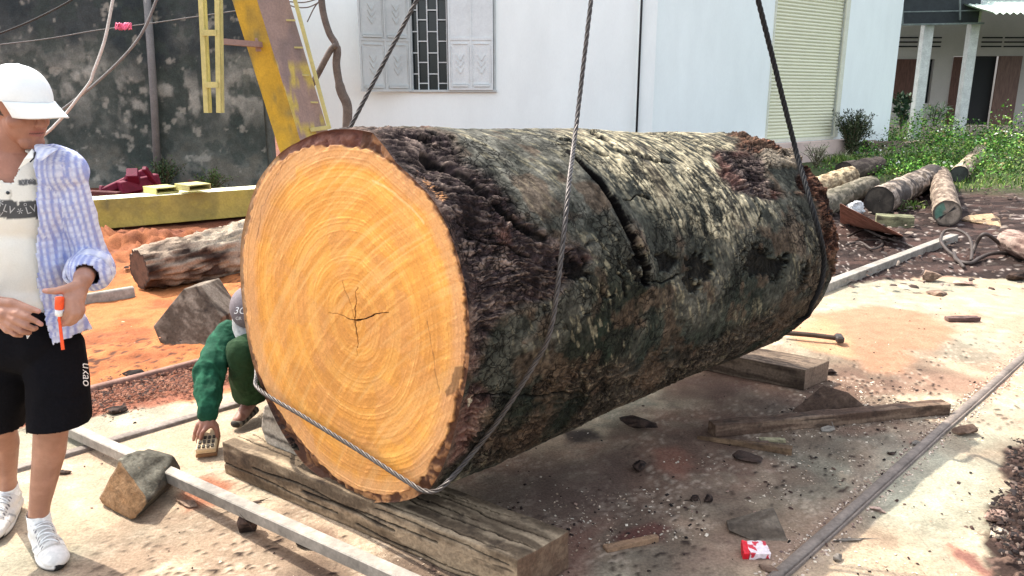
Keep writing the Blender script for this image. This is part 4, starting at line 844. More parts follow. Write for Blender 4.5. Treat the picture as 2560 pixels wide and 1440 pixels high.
for (px, py, sx, sy, sz, lab, cc, cat, grp, nm, rot) in [
    (1588, 1070, .20, .09, .07, 'thick black bark lump nearest the underside of the log', DK, 'bark', g1_, 'bark_chunk', -.3),
    (1870, 1148, .15, .10, .035, 'flat grooved dark bark plate just below the split stick', DK, 'bark', g1_, 'bark_chunk', -.5),
    (1600, 1175, .08, .06, .05, 'dark knobbly bark lump alone in the middle of the shade', DK, 'bark', g1_, 'bark_chunk', .8),
    (2068, 1078, .075, .05, .028, 'pale grey block resting against the side of the long plank', GYC, 'stone', g2_, 'stone', .1),
    (2412, 1086, .15, .08, .06, 'brown angular stone just right of the rail', BR, 'stone', g2_, 'stone', .2),
    (2290, 1112, .07, .03, .025, 'small grey stone against the rail above a dark chip', GYC, 'stone', g2_, 'stone', .4),
    (2228, 1137, .06, .025, .015, 'dark flat chip left of the rail', DK, 'bark', g1_, 'bark_chunk', .1),
    (2195, 1278, .075, .035, .02, 'pink brown shard right of the rail', PK, 'stone', g2_, 'stone', -.6),
    (2092, 1400, .045, .035, .03, 'little grey stone near the bottom edge right of the rail', GYC, 'stone', g2_, 'stone', .5),
    (1920, 1425, .09, .035, .02, 'grey brown chip touching the rail at the bottom edge', BR, 'stone', g2_, 'stone', -.6),
    (2120, 1352, .16, .022, .012, 'long thin grey sliver right of the rail', GYC, 'stone', g2_, 'stone', .1),
    (2075, 936, .09, .06, .04, 'dark lump at the end corner of the far timber', DK, 'bark', g1_, 'bark_chunk', .1),
    (2205, 1075, .05, .03, .02, 'brown chip beside the right end of the long plank', BR, 'bark', g1_, 'bark_chunk', .3),
    (1735, 1252, .05, .04, .025, 'dark crumb of bark, left one of the cluster in the middle foreground', DK, 'bark', g1_, 'bark_chunk', .3),
    (1770, 1252, .06, .045, .03, 'dark crumb of bark, right one of the cluster in the middle foreground', DK, 'bark', g1_, 'bark_chunk', .9),
    (2345, 737, .26, .13, .05, 'brown flat stone on the sunlit slab before the dark soil', BR, 'stone', g2_, 'stone', 0),
    (2322, 703, .20, .14, .12, 'reddish grey stone on the edge of the slab', BR, 'stone', g2_, 'stone', 0),
    (2410, 712, .26, .10, .05, 'thin pale brown stone on the slab edge', PK, 'stone', g2_, 'stone', 0),
    (2545, 700, .30, .16, .10, 'dark red brown stone at the right edge of the picture', DK, 'stone', g2_, 'stone', 0),
    (290, 1032, .14, .10, .04, 'dark brown clod on the sweepings left of the crouching man', DK, 'stone', g2_, 'clod', .3),
    (340, 942, .16, .07, .05, 'dark clod beside the thin rusty rail', DK, 'stone', g2_, 'clod', .1),
    (160, 1184, .07, .03, .02, 'dark chip beside the shin of the standing man', DK, 'bark', g1_, 'bark_chunk', .1),
    (623, 1328, .10, .10, .11, 'dark block propping the inclined square tube', DK, 'wooden block', None, 'tube_prop', .1),
    (470, 1262, .12, .05, .02, 'rusty flat shard by the wedge block', BR, 'bark', g1_, 'bark_chunk', -.5),
    (770, 1365, .13, .06, .02, 'dark splinter between the square tube and the front timber', DK, 'bark', g1_, 'bark_chunk', -.5),
    (640, 1258, .07, .03, .012, 'small dark splinter below the front timber', DK, 'bark', g1_, 'bark_chunk', .3),
    (2260, 1010, .05, .03, .02, 'tiny dark chip on the concrete above the long plank', DK, 'bark', g1_, 'bark_chunk', 0),
    (2490, 1300, .12, .09, .05, 'pinkish concrete fragment in the crumbling soil at lower right', PK, 'stone', g2_, 'stone', -.5),
    (2500, 1345, .10, .07, .05, 'whitish concrete fragment in the crumbling soil at lower right', ((.5, .42, .33), (.6, .52, .42)), 'stone', g2_, 'stone', -.6)]:
    chunk(px, py, sx, sy, sz, lab, *cc, cat, grp, int(px * 7 + py), nm, rot)
# ------------------------------------------------------------------ lying logs
m_end = M('log_end_wood', None, rough=.8, var=.15, scale=10, bump=.4, bscale=60)
def lying_log(pts, rad, ca, cb, ec, label, group='logs lying about the yard', n=None, lump=.10, paint=None, patches=None, sd_=0, fibre=.0):
    P = spline(pts, 10); m = len(P); r = np.interp(np.linspace(0, 1, m), np.linspace(0, 1, len(rad)), rad); K = 72
    T = np.gradient(P, axis=0); T /= np.linalg.norm(T, axis=1)[:, None]; s1 = np.cross(T, UP); s1 /= np.linalg.norm(s1, axis=1)[:, None]; s2 = np.cross(s1, T)
    P2, _ = resample(P, .025 if r.max() < .3 else .04); t = np.linspace(0, 1, len(P2)); tt_ = np.linspace(0, 1, m)
    rr_ = np.interp(t, tt_, r); S1 = np.stack([np.interp(t, tt_, s1[:, i]) for i in range(3)], 1); S2 = np.stack([np.interp(t, tt_, s2[:, i]) for i in range(3)], 1)
    a = np.linspace(0, 2 * math.pi, K, endpoint=False); Vd = S1[:, None] * np.cos(a)[None, :, None] + S2[:, None] * np.sin(a)[None, :, None]
    base = P2[:, None] + Vd * rr_[:, None, None]; B_ = base.reshape(-1, 3); D_ = Vd.reshape(-1, 3); rf = np.repeat(rr_, K)
    q = B_ * 4 + sd_ * 5.1; aa = fbm(q, 4, 801); L = np.linalg.norm(P2[-1] - P2[0]); uq = np.c_[np.repeat(t, K) * L * 5, np.tile(np.cos(a) * 4, len(t)) * rf * 6, np.tile(np.sin(a) * 4, len(t)) * rf * 6]
    fb = fbm(uq + sd_ * 3, 4, 805); fr = ridge(uq * np.array([.6, 1.6, 1.6]) + sd_, 3, 809)
    V = B_ + D_ * (rf * (lump * aa + .05 * fb + fibre * (fr - .4)))[:, None]
    Cc = mix(np.tile(np.array(ca), (len(V), 1)), np.array(cb), sst(-.25, .3, fb * .7 + aa * .5 + fibre * (fr - .5))); Cc = mix(Cc, np.array(ca) * .25, sst(.30, .42, fbm(uq * 1.7 + 11, 3, 813)) * .8)
    if patches is not None: Cc = mix(Cc, np.array(patches), sst(.05, .2, fbm(q * .7 + 8, 4, 817)))
    e = empty('old_log', tuple(P2[0] - UP * rr_[0]), label, 'log', group)
    me = npmesh('bark', V, grid_faces(len(t), K, True), Cc); link('bark', me, m_old, e, True)
    for k, ring in ((0, V[:K]), (-1, V[-K:])):
        c = ring.mean(0); W_ = np.vstack([c + (ring - c) * s for s in (1, .93, .8, .6, .4, .2, .02)]); rr2 = np.repeat([1, .93, .8, .6, .4, .2, .02], K); an = np.tile(a, 7)
        cc = mix(np.tile(np.array(ec), (len(W_), 1)), np.array(ec) * .5, sst(-.1, .3, fbm(W_ * 14, 3, 821))); cc = mix(cc, np.array(ec) * .3, (rr2 > .9) * 1.0)
        if paint is not None and k == 0:
            cc = mix(cc, np.array(paint), (np.cos(an - 2.9) > .6) * (rr2 > .35) * (rr2 < .9) * .8); cc = mix(cc, np.array([.02, .02, .02]), (np.abs(np.cos(an + .8)) < .16) * (rr2 < .8) * 1.0)
        fcs = grid_faces(7, K, True)
        if k == 0: fcs = fcs[:, ::-1].copy()
        me = npmesh('cut_end', W_, fcs, cc); link('cut_end', me, m_end, e)
    return e
def GL(px, py, r): return G(px, py, r)
# old split log in the sand at left
p0 = PY(352, 697, 6.25); p1 = PY(620, 640, 7.0); dlog = nrm(p1 - p0); p0[2] = .17; p1[2] = .22
lying_log([p0, p0 + dlog * .6, p1, p1 + dlog * .5], [.17, .21, .26, .27], (.06, .036, .026), (.34, .26, .19), (.10, .05, .03), 'old split log with pale weathered top lying on the sand behind the grey block', sd_=31, fibre=.22, patches=(.38, .31, .23), lump=.22)
b1 = PY(1,1,1)
def at(px, py, Y): return PY(px, py, Y)
def glog_(pa, ra, pb, rb, *a_, **k):   # ends given by the pixel of the centre, resting on the ground
    A = G(pa[0], pa[1], ra); B = G(pb[0], pb[1], rb); return lying_log([A, (A * 2 + B) / 3, (A + B * 2) / 3, B], [ra, (2 * ra + rb) / 3, (ra + 2 * rb) / 3, rb], *a_, **k)
glog_((2199, 503), .19, (2330, 440), .20, (.10, .075, .055), (.34, .28, .23), (.05, .042, .033), 'flaking birch-like log with a dark round end, plastic bottle before it', sd_=32, lump=.16, patches=(.06, .05, .045))
glog_((2368, 533), .16, (2350, 440), .17, (.11, .08, .06), (.27, .21, .16), (.22, .18, .14), 'grey brown log end-on with green paint on its cut end', sd_=33, paint=(.05, .15, .11))
glog_((2398, 436), .155, (2452, 378), .17, (.16, .12, .08), (.42, .35, .26), (.04, .045, .04), 'pale log lying in the weeds with a dark hollow looking end', sd_=34)
glog_((2124, 440), .17, (2000, 490), .19, (.20, .14, .08), (.50, .39, .24), (.46, .38, .25), 'light tan peeled log just right of the giant log', sd_=35, fibre=.08)
glog_((2175, 462), .15, (2040, 520), .17, (.09, .08, .055), (.22, .19, .14), (.14, .12, .1), 'grey mossy log under the light tan log', sd_=36)
glog_((2195, 412), .17, (2110, 428), .18, (.07, .05, .04), (.17, .13, .10), (.05, .04, .03), 'dark brown log behind the light tan log', sd_=37)
glog_((2160, 372), .22, (2250, 372), .2, (.10, .07, .05), (.21, .16, .12), (.04, .025, .02), 'dark square looking log at the foot of the white wall', sd_=38)
glog_((2225, 372), .14, (2330, 358), .14, (.17, .13, .11), (.28, .22, .18), (.1, .08, .07), 'long low brown log half hidden in the weeds', sd_=39)
glog_((2525, 606), .13, (2640, 640), .15, (.10, .06, .05), (.30, .22, .18), (.18, .07, .05), 'reddish broken log piece at the right edge of the picture', sd_=40, lump=.25)
gA = G(2205, 560); gd = nrm([.93, -.36, 0]); gp_ = np.array([.36, .93, 0])
block('timber_offcut', oriented(G(2234, 566) + UP * .07, (gd, gp_, UP), (.42, .24, .14)), 'mossy green squared offcut before the flaking log', 'wooden block', (.085, .085, .05), (.19, .19, .11), gd, None, sd_=41, res=.03)
o = block('board', [G(2105, 560), G(2258, 592), PY(2100, 508, 8.3), PY(2257, 589, 7.9), PY(2100, 508, 8.36), G(2258, 592) + [0, .06, 0], G(2105, 560) + [0, .06, 0]], 'reddish brown tapering board leaning beside the giant log', 'plank', (.26, .115, .08), (.38, .18, .13), nrm([1, -.3, -.3]), None, sd_=42, res=.04)
block('slab_offcut', [G(2402, 552), G(2505, 568), G(2500, 545), PY(2480, 533, 9.9), PY(2420, 538, 10.0), G(2440, 540)] + [G(2402, 552) + UP * .03], 'tan flat slab of wood on the dark soil beside the painted log', 'plank', (.30, .20, .12), (.44, .32, .2), (1, 0, 0), None, sd_=43, res=.03)
# bottle and bag
bt = empty('plastic_bottle', tuple(G(2191, 537)), 'small plastic bottle with a blue label standing before the flaking log', 'bottle')
b0 = G(2191, 536) + UP * .0; m_pet = M('clear_plastic', (.62, .68, .72), rough=.15, var=.02, bump=0, spec=.5)
def lathe(c, prof, mat, name, par, n=16):
    V = [(c[0] + r * math.cos(2 * math.pi * k / n), c[1] + r * math.sin(2 * math.pi * k / n), c[2] + z) for r, z in prof for k in range(n)]
    return link(name, npmesh(name, np.array(V), grid_faces(len(prof), n, True)), mat, par, True)
z0_ = .03; lathe(b0, [(.001, z0_), (.036, z0_), (.038, z0_ + .02), (.038, z0_ + .12), (.03, z0_ + .15), (.014, z0_ + .17), (.014, z0_ + .18)], m_pet, 'body', bt)
lathe(b0, [(.0385, z0_ + .035), (.0395, z0_ + .04), (.0395, z0_ + .11), (.0385, z0_ + .115)], M('blue_label', (.10, .14, .50), bump=0), 'label', bt); lathe(b0, [(.017, z0_ + .175), (.017, z0_ + .198), (.001, z0_ + .199)], M('white_cap_plastic', (.7, .72, .75), bump=0), 'bottle_cap', bt)
c = G(2140, 520, .10); r = np.random.default_rng(5); p = r.normal(size=(60, 3)); p /= np.linalg.norm(p, axis=1)[:, None]; p = c + p * np.array([.12, .09, .10]) * (.7 + .4 * r.random((60, 1)))
o = hull('plastic_bag', list(p), M('white_film', (.66, .68, .68), rough=.3, var=.2, scale=20, bump=.4), res=.02, amp=.05, nscale=22, bevel=0); tag(o, 'crumpled white plastic bag between the grey mossy log and the flaking log', 'plastic bag')
# cable loops
m_hose = M('brown_hose', (.055, .042, .036), rough=.6, var=.2, bump=.1)
def hose(l, r, lab, z=.03):
    mb = MB(); mb.tube(spline([G(a, b, max(z_, r)) for a, b, z_ in l], 10), r, 8); o = mb.build('hose', m_hose, smooth=True); tag(o, lab, 'hose', 'hoses on the dark soil')
hose([(2410, 668, .03), (2385, 640, .03), (2365, 622, .06), (2352, 600, .10), (2362, 578, .16), (2390, 574, .2), (2420, 590, .16), (2430, 618, .08), (2428, 650, .03)], .016, 'dark looped hose, the round left loop by the square tube')
hose([(2432, 632, .04), (2440, 610, .12), (2455, 588, .22), (2472, 588, .22), (2500, 610, .12), (2520, 628, .06)], .019, 'dark hose bending up in an arch at right')
hose([(2385, 632, .03), (2392, 650, .03), (2425, 658, .03), (2450, 645, .04), (2480, 634, .05), (2525, 632, .04)], .019, 'dark hose lying flat below the arched hose')
hose([(2120, 590, .04), (2160, 575, .04), (2200, 590, .05), (2235, 600, .04), (2285, 618, .03)], .014, 'thin black hose tangled beside the reddish board')
hose([(2115, 612, .04), (2150, 605, .06), (2180, 622, .04), (2205, 612, .05), (2200, 600, .04), (2160, 600, .04)], .012, 'thin black hose coil nearest the far end of the giant log')
# ================================================================== PEOPLE
_s = bmesh.new(); bmesh.ops.create_icosphere(_s, subdivisions=3, radius=1); SPH_V = np.array([v.co[:] for v in _s.verts]); SPH_F = [tuple(v.index for v in f.verts) for f in _s.faces]; _s.free()
def cap(p0, r0, p1, r1, flat=None):
    p0 = np.array(p0, float); p1 = np.array(p1, float); d = p1 - p0; L = np.linalg.norm(d); d = d / (L + 1e-9); n = SPH_V.copy(); up = n @ d > 0
    nn = n.copy()
    if flat is not None: a = nrm(flat[0]); nn = n + a * ((n @ a) * (flat[1] - 1))[:, None]
    return (np.where(up[:, None], p1 + nn * r1, p0 + nn * r0), SPH_F)
def ell(c, ax, rad):
    A = np.array([nrm(a) for a in ax]); return (np.array(c) + (SPH_V * np.array(rad)) @ A, SPH_F)
def chain(pts, rad, flat=None): return [cap(pts[i], rad[i], pts[i + 1], rad[i + 1], flat) for i in range(len(pts) - 1)]
def blob(prims, vox, it=6, fac=.5):
    mb = MB()
    for V, F in prims: mb.add(V, F)
    me = bpy.data.meshes.new('tmp'); me.from_pydata(mb.v, [], mb.f); o = bpy.data.objects.new('tmp', me); COL.objects.link(o)
    m = o.modifiers.new('r', 'REMESH'); m.mode = 'VOXEL'; m.voxel_size = vox; m.adaptivity = 0
    s = o.modifiers.new('s', 'SMOOTH'); s.factor = fac; s.iterations = it
    dg = bpy.context.evaluated_depsgraph_get(); dg.update(); r = bpy.data.meshes.new_from_object(o.evaluated_get(dg)); bpy.data.objects.remove(o); bpy.data.meshes.remove(me); return r
def drop(me, kill):
    bm = bmesh.new(); bm.from_mesh(me); bm.verts.ensure_lookup_table(); bmesh.ops.delete(bm, geom=[bm.verts[i] for i in np.nonzero(kill)[0]], context='VERTS'); bm.to_mesh(me); bm.free(); me.update()
def shift(me, d): co = getco(me); me.vertices.foreach_set('co', (co + d).astype(np.float32).ravel()); me.update()
def shell(o, t):
    m = o.modifiers.new('thickness', 'SOLIDIFY'); m.thickness = t; m.offset = -1
def folds(me, amp, sc=(14, 14, 5), seed=0, amp2=.0):
    co = getco(me); no = getno(me); f = fbm(co * np.array(sc) + seed, 3, 901) + .6 * ridge(co * np.array(sc) * .7 + seed + 3 + .6 * fbm(co * 9, 2, 3)[:, None], 2, 905) - .3
    shift(me, no * (amp * f)[:, None])
m_skin = M('skin', None, rough=.5, var=.13, scale=14, bump=.12, bscale=120, fine=.05, spec=.35)
m_cloth = M('plaid_cotton', None, rough=.9, var=.05, scale=10, bump=.25, bscale=160, fine=.06, spec=.1)
m_polo = M('white_polo', None, rough=.92, var=.04, scale=8, bump=.2, bscale=180, fine=.03, spec=.1)
m_short = M('black_cloth', (.006, .006, .008), rough=.95, var=.1, bump=.2, bscale=120, spec=.08)
m_capw = M('white_cap_cloth', (.80, .83, .82), rough=.9, var=.03, scale=10, bump=.15, bscale=150, fine=.02, spec=.1)
m_shoe = M('white_shoe', None, rough=.7, var=.06, scale=20, bump=.2, bscale=120, fine=.06, spec=.2)
def q_(a, b, y): return PY(a, b, y)
YM = 2.45
man = empty('person', (-1.83, 2.55, 0), 'standing man in white cap, open checked shirt and black shorts holding an orange tape', 'person')
HC = PY(46, 262, YM); hf = nrm([.90, -.38, -.25]); hl = nrm(np.cross(UP, hf)); hu = np.cross(hf, hl)
def HP(f, l, u): return HC + hf * f + hl * l + hu * u
torso = lambda e: [ell(PY(22, 500, YM + .02), [(1, 0, 0), (0, 1, 0), UP], (.168 + e, .112 + e, .20 + e)), ell(PY(38, 640, YM + .02), [(1, 0, 0), (0, 1, 0), UP], (.150 + e, .108 + e, .20 + e)), ell(PY(55, 770, YM + .02), [(1, 0, 0), (0, 1, 0), UP], (.150 + e, .110 + e, .15 + e)), cap(PY(148, 428, YM + .03), .056 + e, PY(-95, 430, YM + .03), .056 + e)]
LS, LE, LW = PY(152, 432, YM + .03), PY(222, 655, 2.53), PY(206, 704, 2.31)
RS, RE, RW_ = PY(-100, 435, YM + .04), PY(-150, 690, 2.56), PY(-28, 762, 2.28)
lk, la = PY(132, 1030, 2.42), PY(96, 1288, 2.50); rk, ra = PY(-8, 1040, 2.55), np.array([-1.965, 2.71, .115])
lh, rh = PY(138, 880, YM + .01), PY(-5, 880, YM + .03)
body = torso(0)[:3] + chain([LS, LE, LW], [.05, .040, .027]) + chain([RS, RE, RW_], [.05, .040, .027]) + [cap(PY(50, 860, YM + .01), .085, PY(70, 860, YM + .01), .085)]
body += [cap(PY(148, 428, YM + .03), .05, PY(-95, 430, YM + .03), .05)]
lcalf = lk * .62 + la * .38 + np.array([.0, .012, 0]); rcalf = rk * .62 + ra * .38 + np.array([.0, .012, 0])
body += chain([lh, lk, lcalf, la * .85 + lk * .15, la], [.075, .055, .053, .036, .034]) + chain([rh, rk, rcalf, ra * .85 + rk * .15, ra], [.075, .055, .053, .036, .034])
lt = np.array([-1.60, 2.37, .03]); rt = np.array([-1.92, 2.52, .03])
body += chain([la + [0, 0, -.06], lt + [-.01, .03, .01]], [.028, .018]) + chain([ra + [0, 0, -.055], rt + [0, .03, .01]], [.028, .018])
nk = PY(28, 425, YM + .02)
body += chain([nk, HP(-.015, 0, -.06)], [.060, .056]) + [ell(HP(-.005, 0, .022), [hf, hl, hu], (.094, .076, .088)), ell(HP(.030, 0, -.045), [hf, hl, hu], (.062, .060, .075)), cap(HP(.062, .018, -.100), .022, HP(.062, -.018, -.100), .022), cap(HP(.080, 0, -.078), .014, HP(.068, 0, -.09), .020)]
body += [cap(HP(.086, 0, .004), .010, HP(.109, 0, -.034), .0125), cap(HP(.100, .010, -.038), .0085, HP(.100, -.010, -.038), .0085), cap(HP(.078, .030, .012), .010, HP(.078, -.030, .012), .010), cap(HP(.083, .014, -.061), .0075, HP(.083, -.014, -.061), .0075), cap(HP(.081, .012, -.070), .0075, HP(.081, -.012, -.070), .0075), cap(HP(.062, .034, -.035), .020, HP(.045, .045, -.04), .022), cap(HP(.062, -.034, -.035), .020, HP(.045, -.045, -.04), .022)]
for s in (-1, 1): body += [cap(HP(-.002, s * .076, -.012), .009, HP(-.010, s * .082, -.04), .007), cap(HP(-.012, s * .080, -.008), .010, HP(-.014, s * .078, -.042), .006)]
# hands, finger by finger
def hand(wr, palm_r, fingers):
    out = []
    for pts, rs in fingers: out += chain(pts, rs)
    return out
yH = 2.245
K = {'i': PY(167, 746, yH), 'm': PY(180, 752, yH), 'r': PY(192, 753, yH + .008), 'l': PY(202, 750, yH + .02)}
lhand = [cap(LW, .024, K[k], .0125) for k in 'imrl'] + [cap(LW, .024, PY(180, 730, yH + .02), .017)]
lhand += chain([K['i'], PY(171, 776, yH - .012), PY(160, 792, yH - .002), PY(148, 800, yH + .004)], [.0115, .0100, .0088, .0075]) + chain([K['m'], PY(186, 784, yH - .014), PY(172, 804, yH - .006), PY(157, 812, yH + .004)], [.0118, .0102, .009, .0076])
lhand += chain([K['r'], PY(198, 783, yH - .004), PY(187, 803, yH + .004), PY(173, 811, yH + .012)], [.0112, .0098, .0088, .0074]) + chain([K['l'], PY(207, 776, yH + .010), PY(200, 792, yH + .018), PY(190, 800, yH + .024)], [.0100, .0088, .0080, .0068])
lhand += chain([PY(196, 714, yH + .04), PY(168, 722, yH + .01), PY(138, 728, yH), PY(112, 727, yH + .002)], [.018, .0145, .0115, .0085])
Y2 = 2.20; K2 = {'i': PY(44, 784, Y2), 'm': PY(40, 800, Y2 - .004), 'r': PY(32, 814, Y2), 'l': PY(20, 824, Y2 + .012)}
rhand = [cap(RW_, .024, K2[k], .0135) for k in 'imrl'] + [cap(RW_, .025, PY(15, 785, Y2 + .02), .022)]
rhand += chain([K2['i'], PY(68, 792, Y2 - .006), PY(88, 802, Y2), PY(103, 811, Y2 + .006)], [.0115, .010, .009, .0076]) + chain([K2['m'], PY(66, 815, Y2 - .012), PY(84, 822, Y2), PY(90, 820, Y2 + .014)], [.0118, .0102, .009, .0076])
rhand += chain([K2['r'], PY(55, 829, Y2 - .006), PY(72, 832, Y2 + .008), PY(74, 826, Y2 + .022)], [.0112, .0098, .0088, .0076]) + chain([K2['l'], PY(38, 836, Y2 + .006), PY(52, 838, Y2 + .02), PY(54, 831, Y2 + .03)], [.010, .009, .008, .007])
rhand += chain([PY(-8, 756, Y2 + .05), PY(32, 758, Y2 + .02), PY(66, 769, Y2 + .012), PY(96, 778, Y2 + .012)], [.020, .0155, .0115, .0085])
me = blob(body + lhand + rhand, .0036, 4); co = getco(me)
skc = mix(np.tile(np.array([.33, .165, .11]), (len(co), 1)), np.array([.40, .21, .145]), sst(-.2, .3, fbm(co * 12, 3, 911)))
hd = co - HC; hfv, hlv, huv = hd @ hf, hd @ hl, hd @ hu
skc = mix(skc, np.array([.34, .15, .10]), sst(1.2, 1.35, co[:, 2]) * .5); skc = mix(skc, np.array([.33, .11, .09]), ((hfv > .07) & (np.abs(hlv) < .024) & (np.abs(huv + .0655) < .009)) * .8); skc = mix(skc, np.array([.10, .04, .03]), ((hfv > .07) & (np.abs(hlv) < .024) & (np.abs(huv + .0657) < .0016)) * 1.0)
skc = mix(skc, np.array([.02, .015, .012]), ((hfv > .04) & (np.abs(np.abs(hlv) - .030) < .017) & (np.abs(huv - .018) < .004)) * .9)
skc = mix(skc, np.array([.025, .02, .018]), ((hfv < .045) & (huv > -.03) & (np.abs(hfv) < .2) & (hfv < .01 - .3 * huv) & (huv > -.045) & (np.linalg.norm(hd, axis=1) < .13)) * 1.0)
ends = [PY(148, 800, yH), PY(157, 812, yH), PY(112, 727, yH), PY(103, 811, Y2), PY(96, 778, Y2)]
for e_ in ends: skc = mix(skc, np.array([.5, .26, .22]), (np.linalg.norm(co - e_, axis=1) < .014) * .6)
setcol(me, skc); body_o = link('body', me, m_skin, man, True)
for s in (-1, 1):
    V, F = ell(HP(.0725, s * .031, -.003), [hf, hl, hu], (.013, .013, .009)); MB().add(V, F).build('eye', M('eye_white', (.55, .5, .46), rough=.2, bump=0), body_o, smooth=True)
    V, F = ell(HP(.0835, s * .031, -.005), [hf, hl, hu], (.0035, .0055, .006)); MB().add(V, F).build('iris', M('iris_dark', (.02, .012, .01), rough=.1, bump=0), body_o, smooth=True)
# cap: crown and brim
V = []; na, nu = 64, 26
for j in range(nu):
    ph = (j / (nu - 1)) * math.pi / 2
    for i in range(na):
        a = 2 * math.pi * i / na; f_, l_ = math.cos(a), math.sin(a); base = -.006 + .006 * f_ - .022 * (f_ < 0) * f_ * f_
        rr3 = math.cos(ph) ** .86; V.append(HP(-.004 + f_ * .107 * rr3, l_ * .090 * rr3, .026 + base * (1 - math.sin(ph)) + .096 * math.sin(ph) ** 1.0 + .0015 * math.sin(a * 6) * math.cos(ph)))
me = npmesh('crown', np.array(V), grid_faces(nu, na, True)); cap_o = link('cap', me, m_capw, man, True); shell(cap_o, .003)
V = []; nb = 40; nd = 14
for j in range(nd):
    for i in range(nb):
        a = R_(-64 + 128 * i / (nb - 1)); d = j / (nd - 1); ext = .088 * d * math.cos(a * 1.25) ** .55 if abs(a * 1.25) < math.pi / 2 else 0
        V.append(HP(-.004 + math.cos(a) * .107 + ext * 1.0, math.sin(a) * (.0905 - .012 * d), .0275 + .002 - .034 * (math.sin(a) ** 2) * (.25 + .75 * d) - .020 * d ** 1.4))
me = npmesh('brim', np.array(V), grid_faces(nd, nb)); b = link('brim', me, m_capw, cap_o, True); shell(b, .004)
V, F = ell(HP(-.004, 0, .122), [hf, hl, hu], (.007, .007, .004)); MB().add(V, F).build('button', m_capw, cap_o, smooth=True)
# polo shirt
pts_ = torso(.010); me = blob(pts_ + chain([RS, RS * .55 + RE * .45], [.062, .06]) + chain([LS, LS * .6 + LE * .4], [.062, .058]), .006, 8)
folds(me, .005, (9, 9, 6), 2); co = getco(me); a, b = proj(co); ax = co[:, 2]
kill = (b > 792 + 6 * np.sin(a / 9)) & (co[:, 1] > 0) | (ax > PY(0, 405, YM)[2]) & (np.abs(co[:, 0] - nk[0]) < .085) & (np.linalg.norm((co - nk)[:, :2], axis=1) < .082)
frontm = co[:, 1] < YM - .02
kill |= frontm & (sdpoly(a, b, [(-60, 330), (78, 330), (66, 396), (46, 420), (27, 458), (-60, 430)]) < 0)
drop(me, kill); co = getco(me); a, b = proj(co); no = getno(me); fr = no[:, 1] < 0
pc = np.tile(np.array([.74, .73, .66]), (len(co), 1)); dk = np.array([.085, .088, .09])
bandm = fr & (b > 501 + .02 * a) & (b < 546); bandm &= (np.abs(a - 45) > 4) | (b > 511 + np.abs(a - 45)) ; pc[bandm] = dk; pc[fr & (sdpoly(a, b, [(47, 450), (90, 447), (90, 462), (47, 464)]) < 0)] = dk * 1.5
pc = mix(pc, np.array([.5, .49, .44]), fr & (np.abs(a - 27 - .00 * b) < 1.8) & (b < 500)); setcol(me, pc); polo = link('polo_shirt', me, m_polo, man, True); shell(polo, .004)
def surf(px, py, off, tree):
    r = nrm(ray(px, py)); h = tree.ray_cast(Vector(CAM), Vector(r)); return None if h[0] is None else np.array(h[0]) + np.array(h[1]) * (off if np.dot(h[1], r) < 0 else -off)
def tree_of(me):
    return BVHTree.FromPolygons([tuple(v.co) for v in me.vertices], [tuple(p.vertices) for p in me.polygons])
tr = tree_of(me)
m_lt = M('print_grey', (.42, .42, .42), rough=.9, bump=0, var=.05); m_wt = M('print_white', (.78, .80, .80), rough=.9, bump=0, var=.05); m_btn = M('dark_button', (.02, .025, .03), rough=.3, bump=0)
def print_text(txt, px, py, ux, uy, size, tree, mat, par, name, off=.0015, shear=0):
    cu = bpy.data.curves.new('t', 'FONT'); cu.body = txt; cu.size = 1; cu.align_x = 'CENTER'; cu.align_y = 'CENTER'; cu.shear = shear; o = bpy.data.objects.new('t', cu); COL.objects.link(o)
    dg = bpy.context.evaluated_depsgraph_get(); dg.update(); me = bpy.data.meshes.new_from_object(o.evaluated_get(dg)); bpy.data.objects.remove(o)
    bm = bmesh.new(); bm.from_mesh(me); bmesh.ops.triangulate(bm, faces=bm.faces); bm.to_mesh(me); bm.free()
    co = getco(me); out = []; last = None
    for c in co:
        s = surf(px + (ux[0] * c[0] + uy[0] * c[1]) * size, py + (ux[1] * c[0] + uy[1] * c[1]) * size, off, tree); s = last if s is None else s
        out.append(s if s is not None else PY(px, py, 2.3)); last = out[-1]
    me.vertices.foreach_set('co', np.array(out, np.float32).ravel()); me.update(); return link(name, me, mat, par)
for (x, y, t, rot, s) in ((22, 524, 'LV', .35, 26), (78, 524, 'LV', -.3, 26), (1, 515, '*', 0, 40), (48, 534, '*', .3, 34), (2, 536, 'V', .2, 18), (63, 510, 'o', 0, 16), (58, 457, 'V', 0, 14), (80, 455, '*', 0, 26), (70, 456, 'L', 0.3, 13)):
    c_, s_2 = math.cos(rot), math.sin(rot); print_text(t, x, y, (c_, s_2), (s_2, -c_), s, tr, m_lt, polo, 'print')
for p in ((7, 444), (20, 482)):
    c = surf(*p, .002, tr)
    if c is not None: V, F = ell(c, [(1, 0, 0), (0, 1, 0), UP], (.0055, .004, .0055)); MB().add(V, F).build('button', m_btn, polo, smooth=True)
cl = [(44, 424), (60, 398), (80, 372), (87, 380), (84, 394), (74, 404)]
hull('collar', [PY(x, y, 2.335 + (.0 if y > 390 else .03) + k) for x, y in cl for k in (0, .006)], m_polo, polo, res=.02, amp=.001, bevel=.001, cols=lambda co, no: np.tile(np.array([.74, .73, .66]), (len(co), 1)))
mb = MB(); mb.tube([PY(88, 380, 2.36), PY(85, 395, 2.333), PY(75, 405, 2.331)], .0022, 6); mb.build('collar_trim', m_btn, polo)
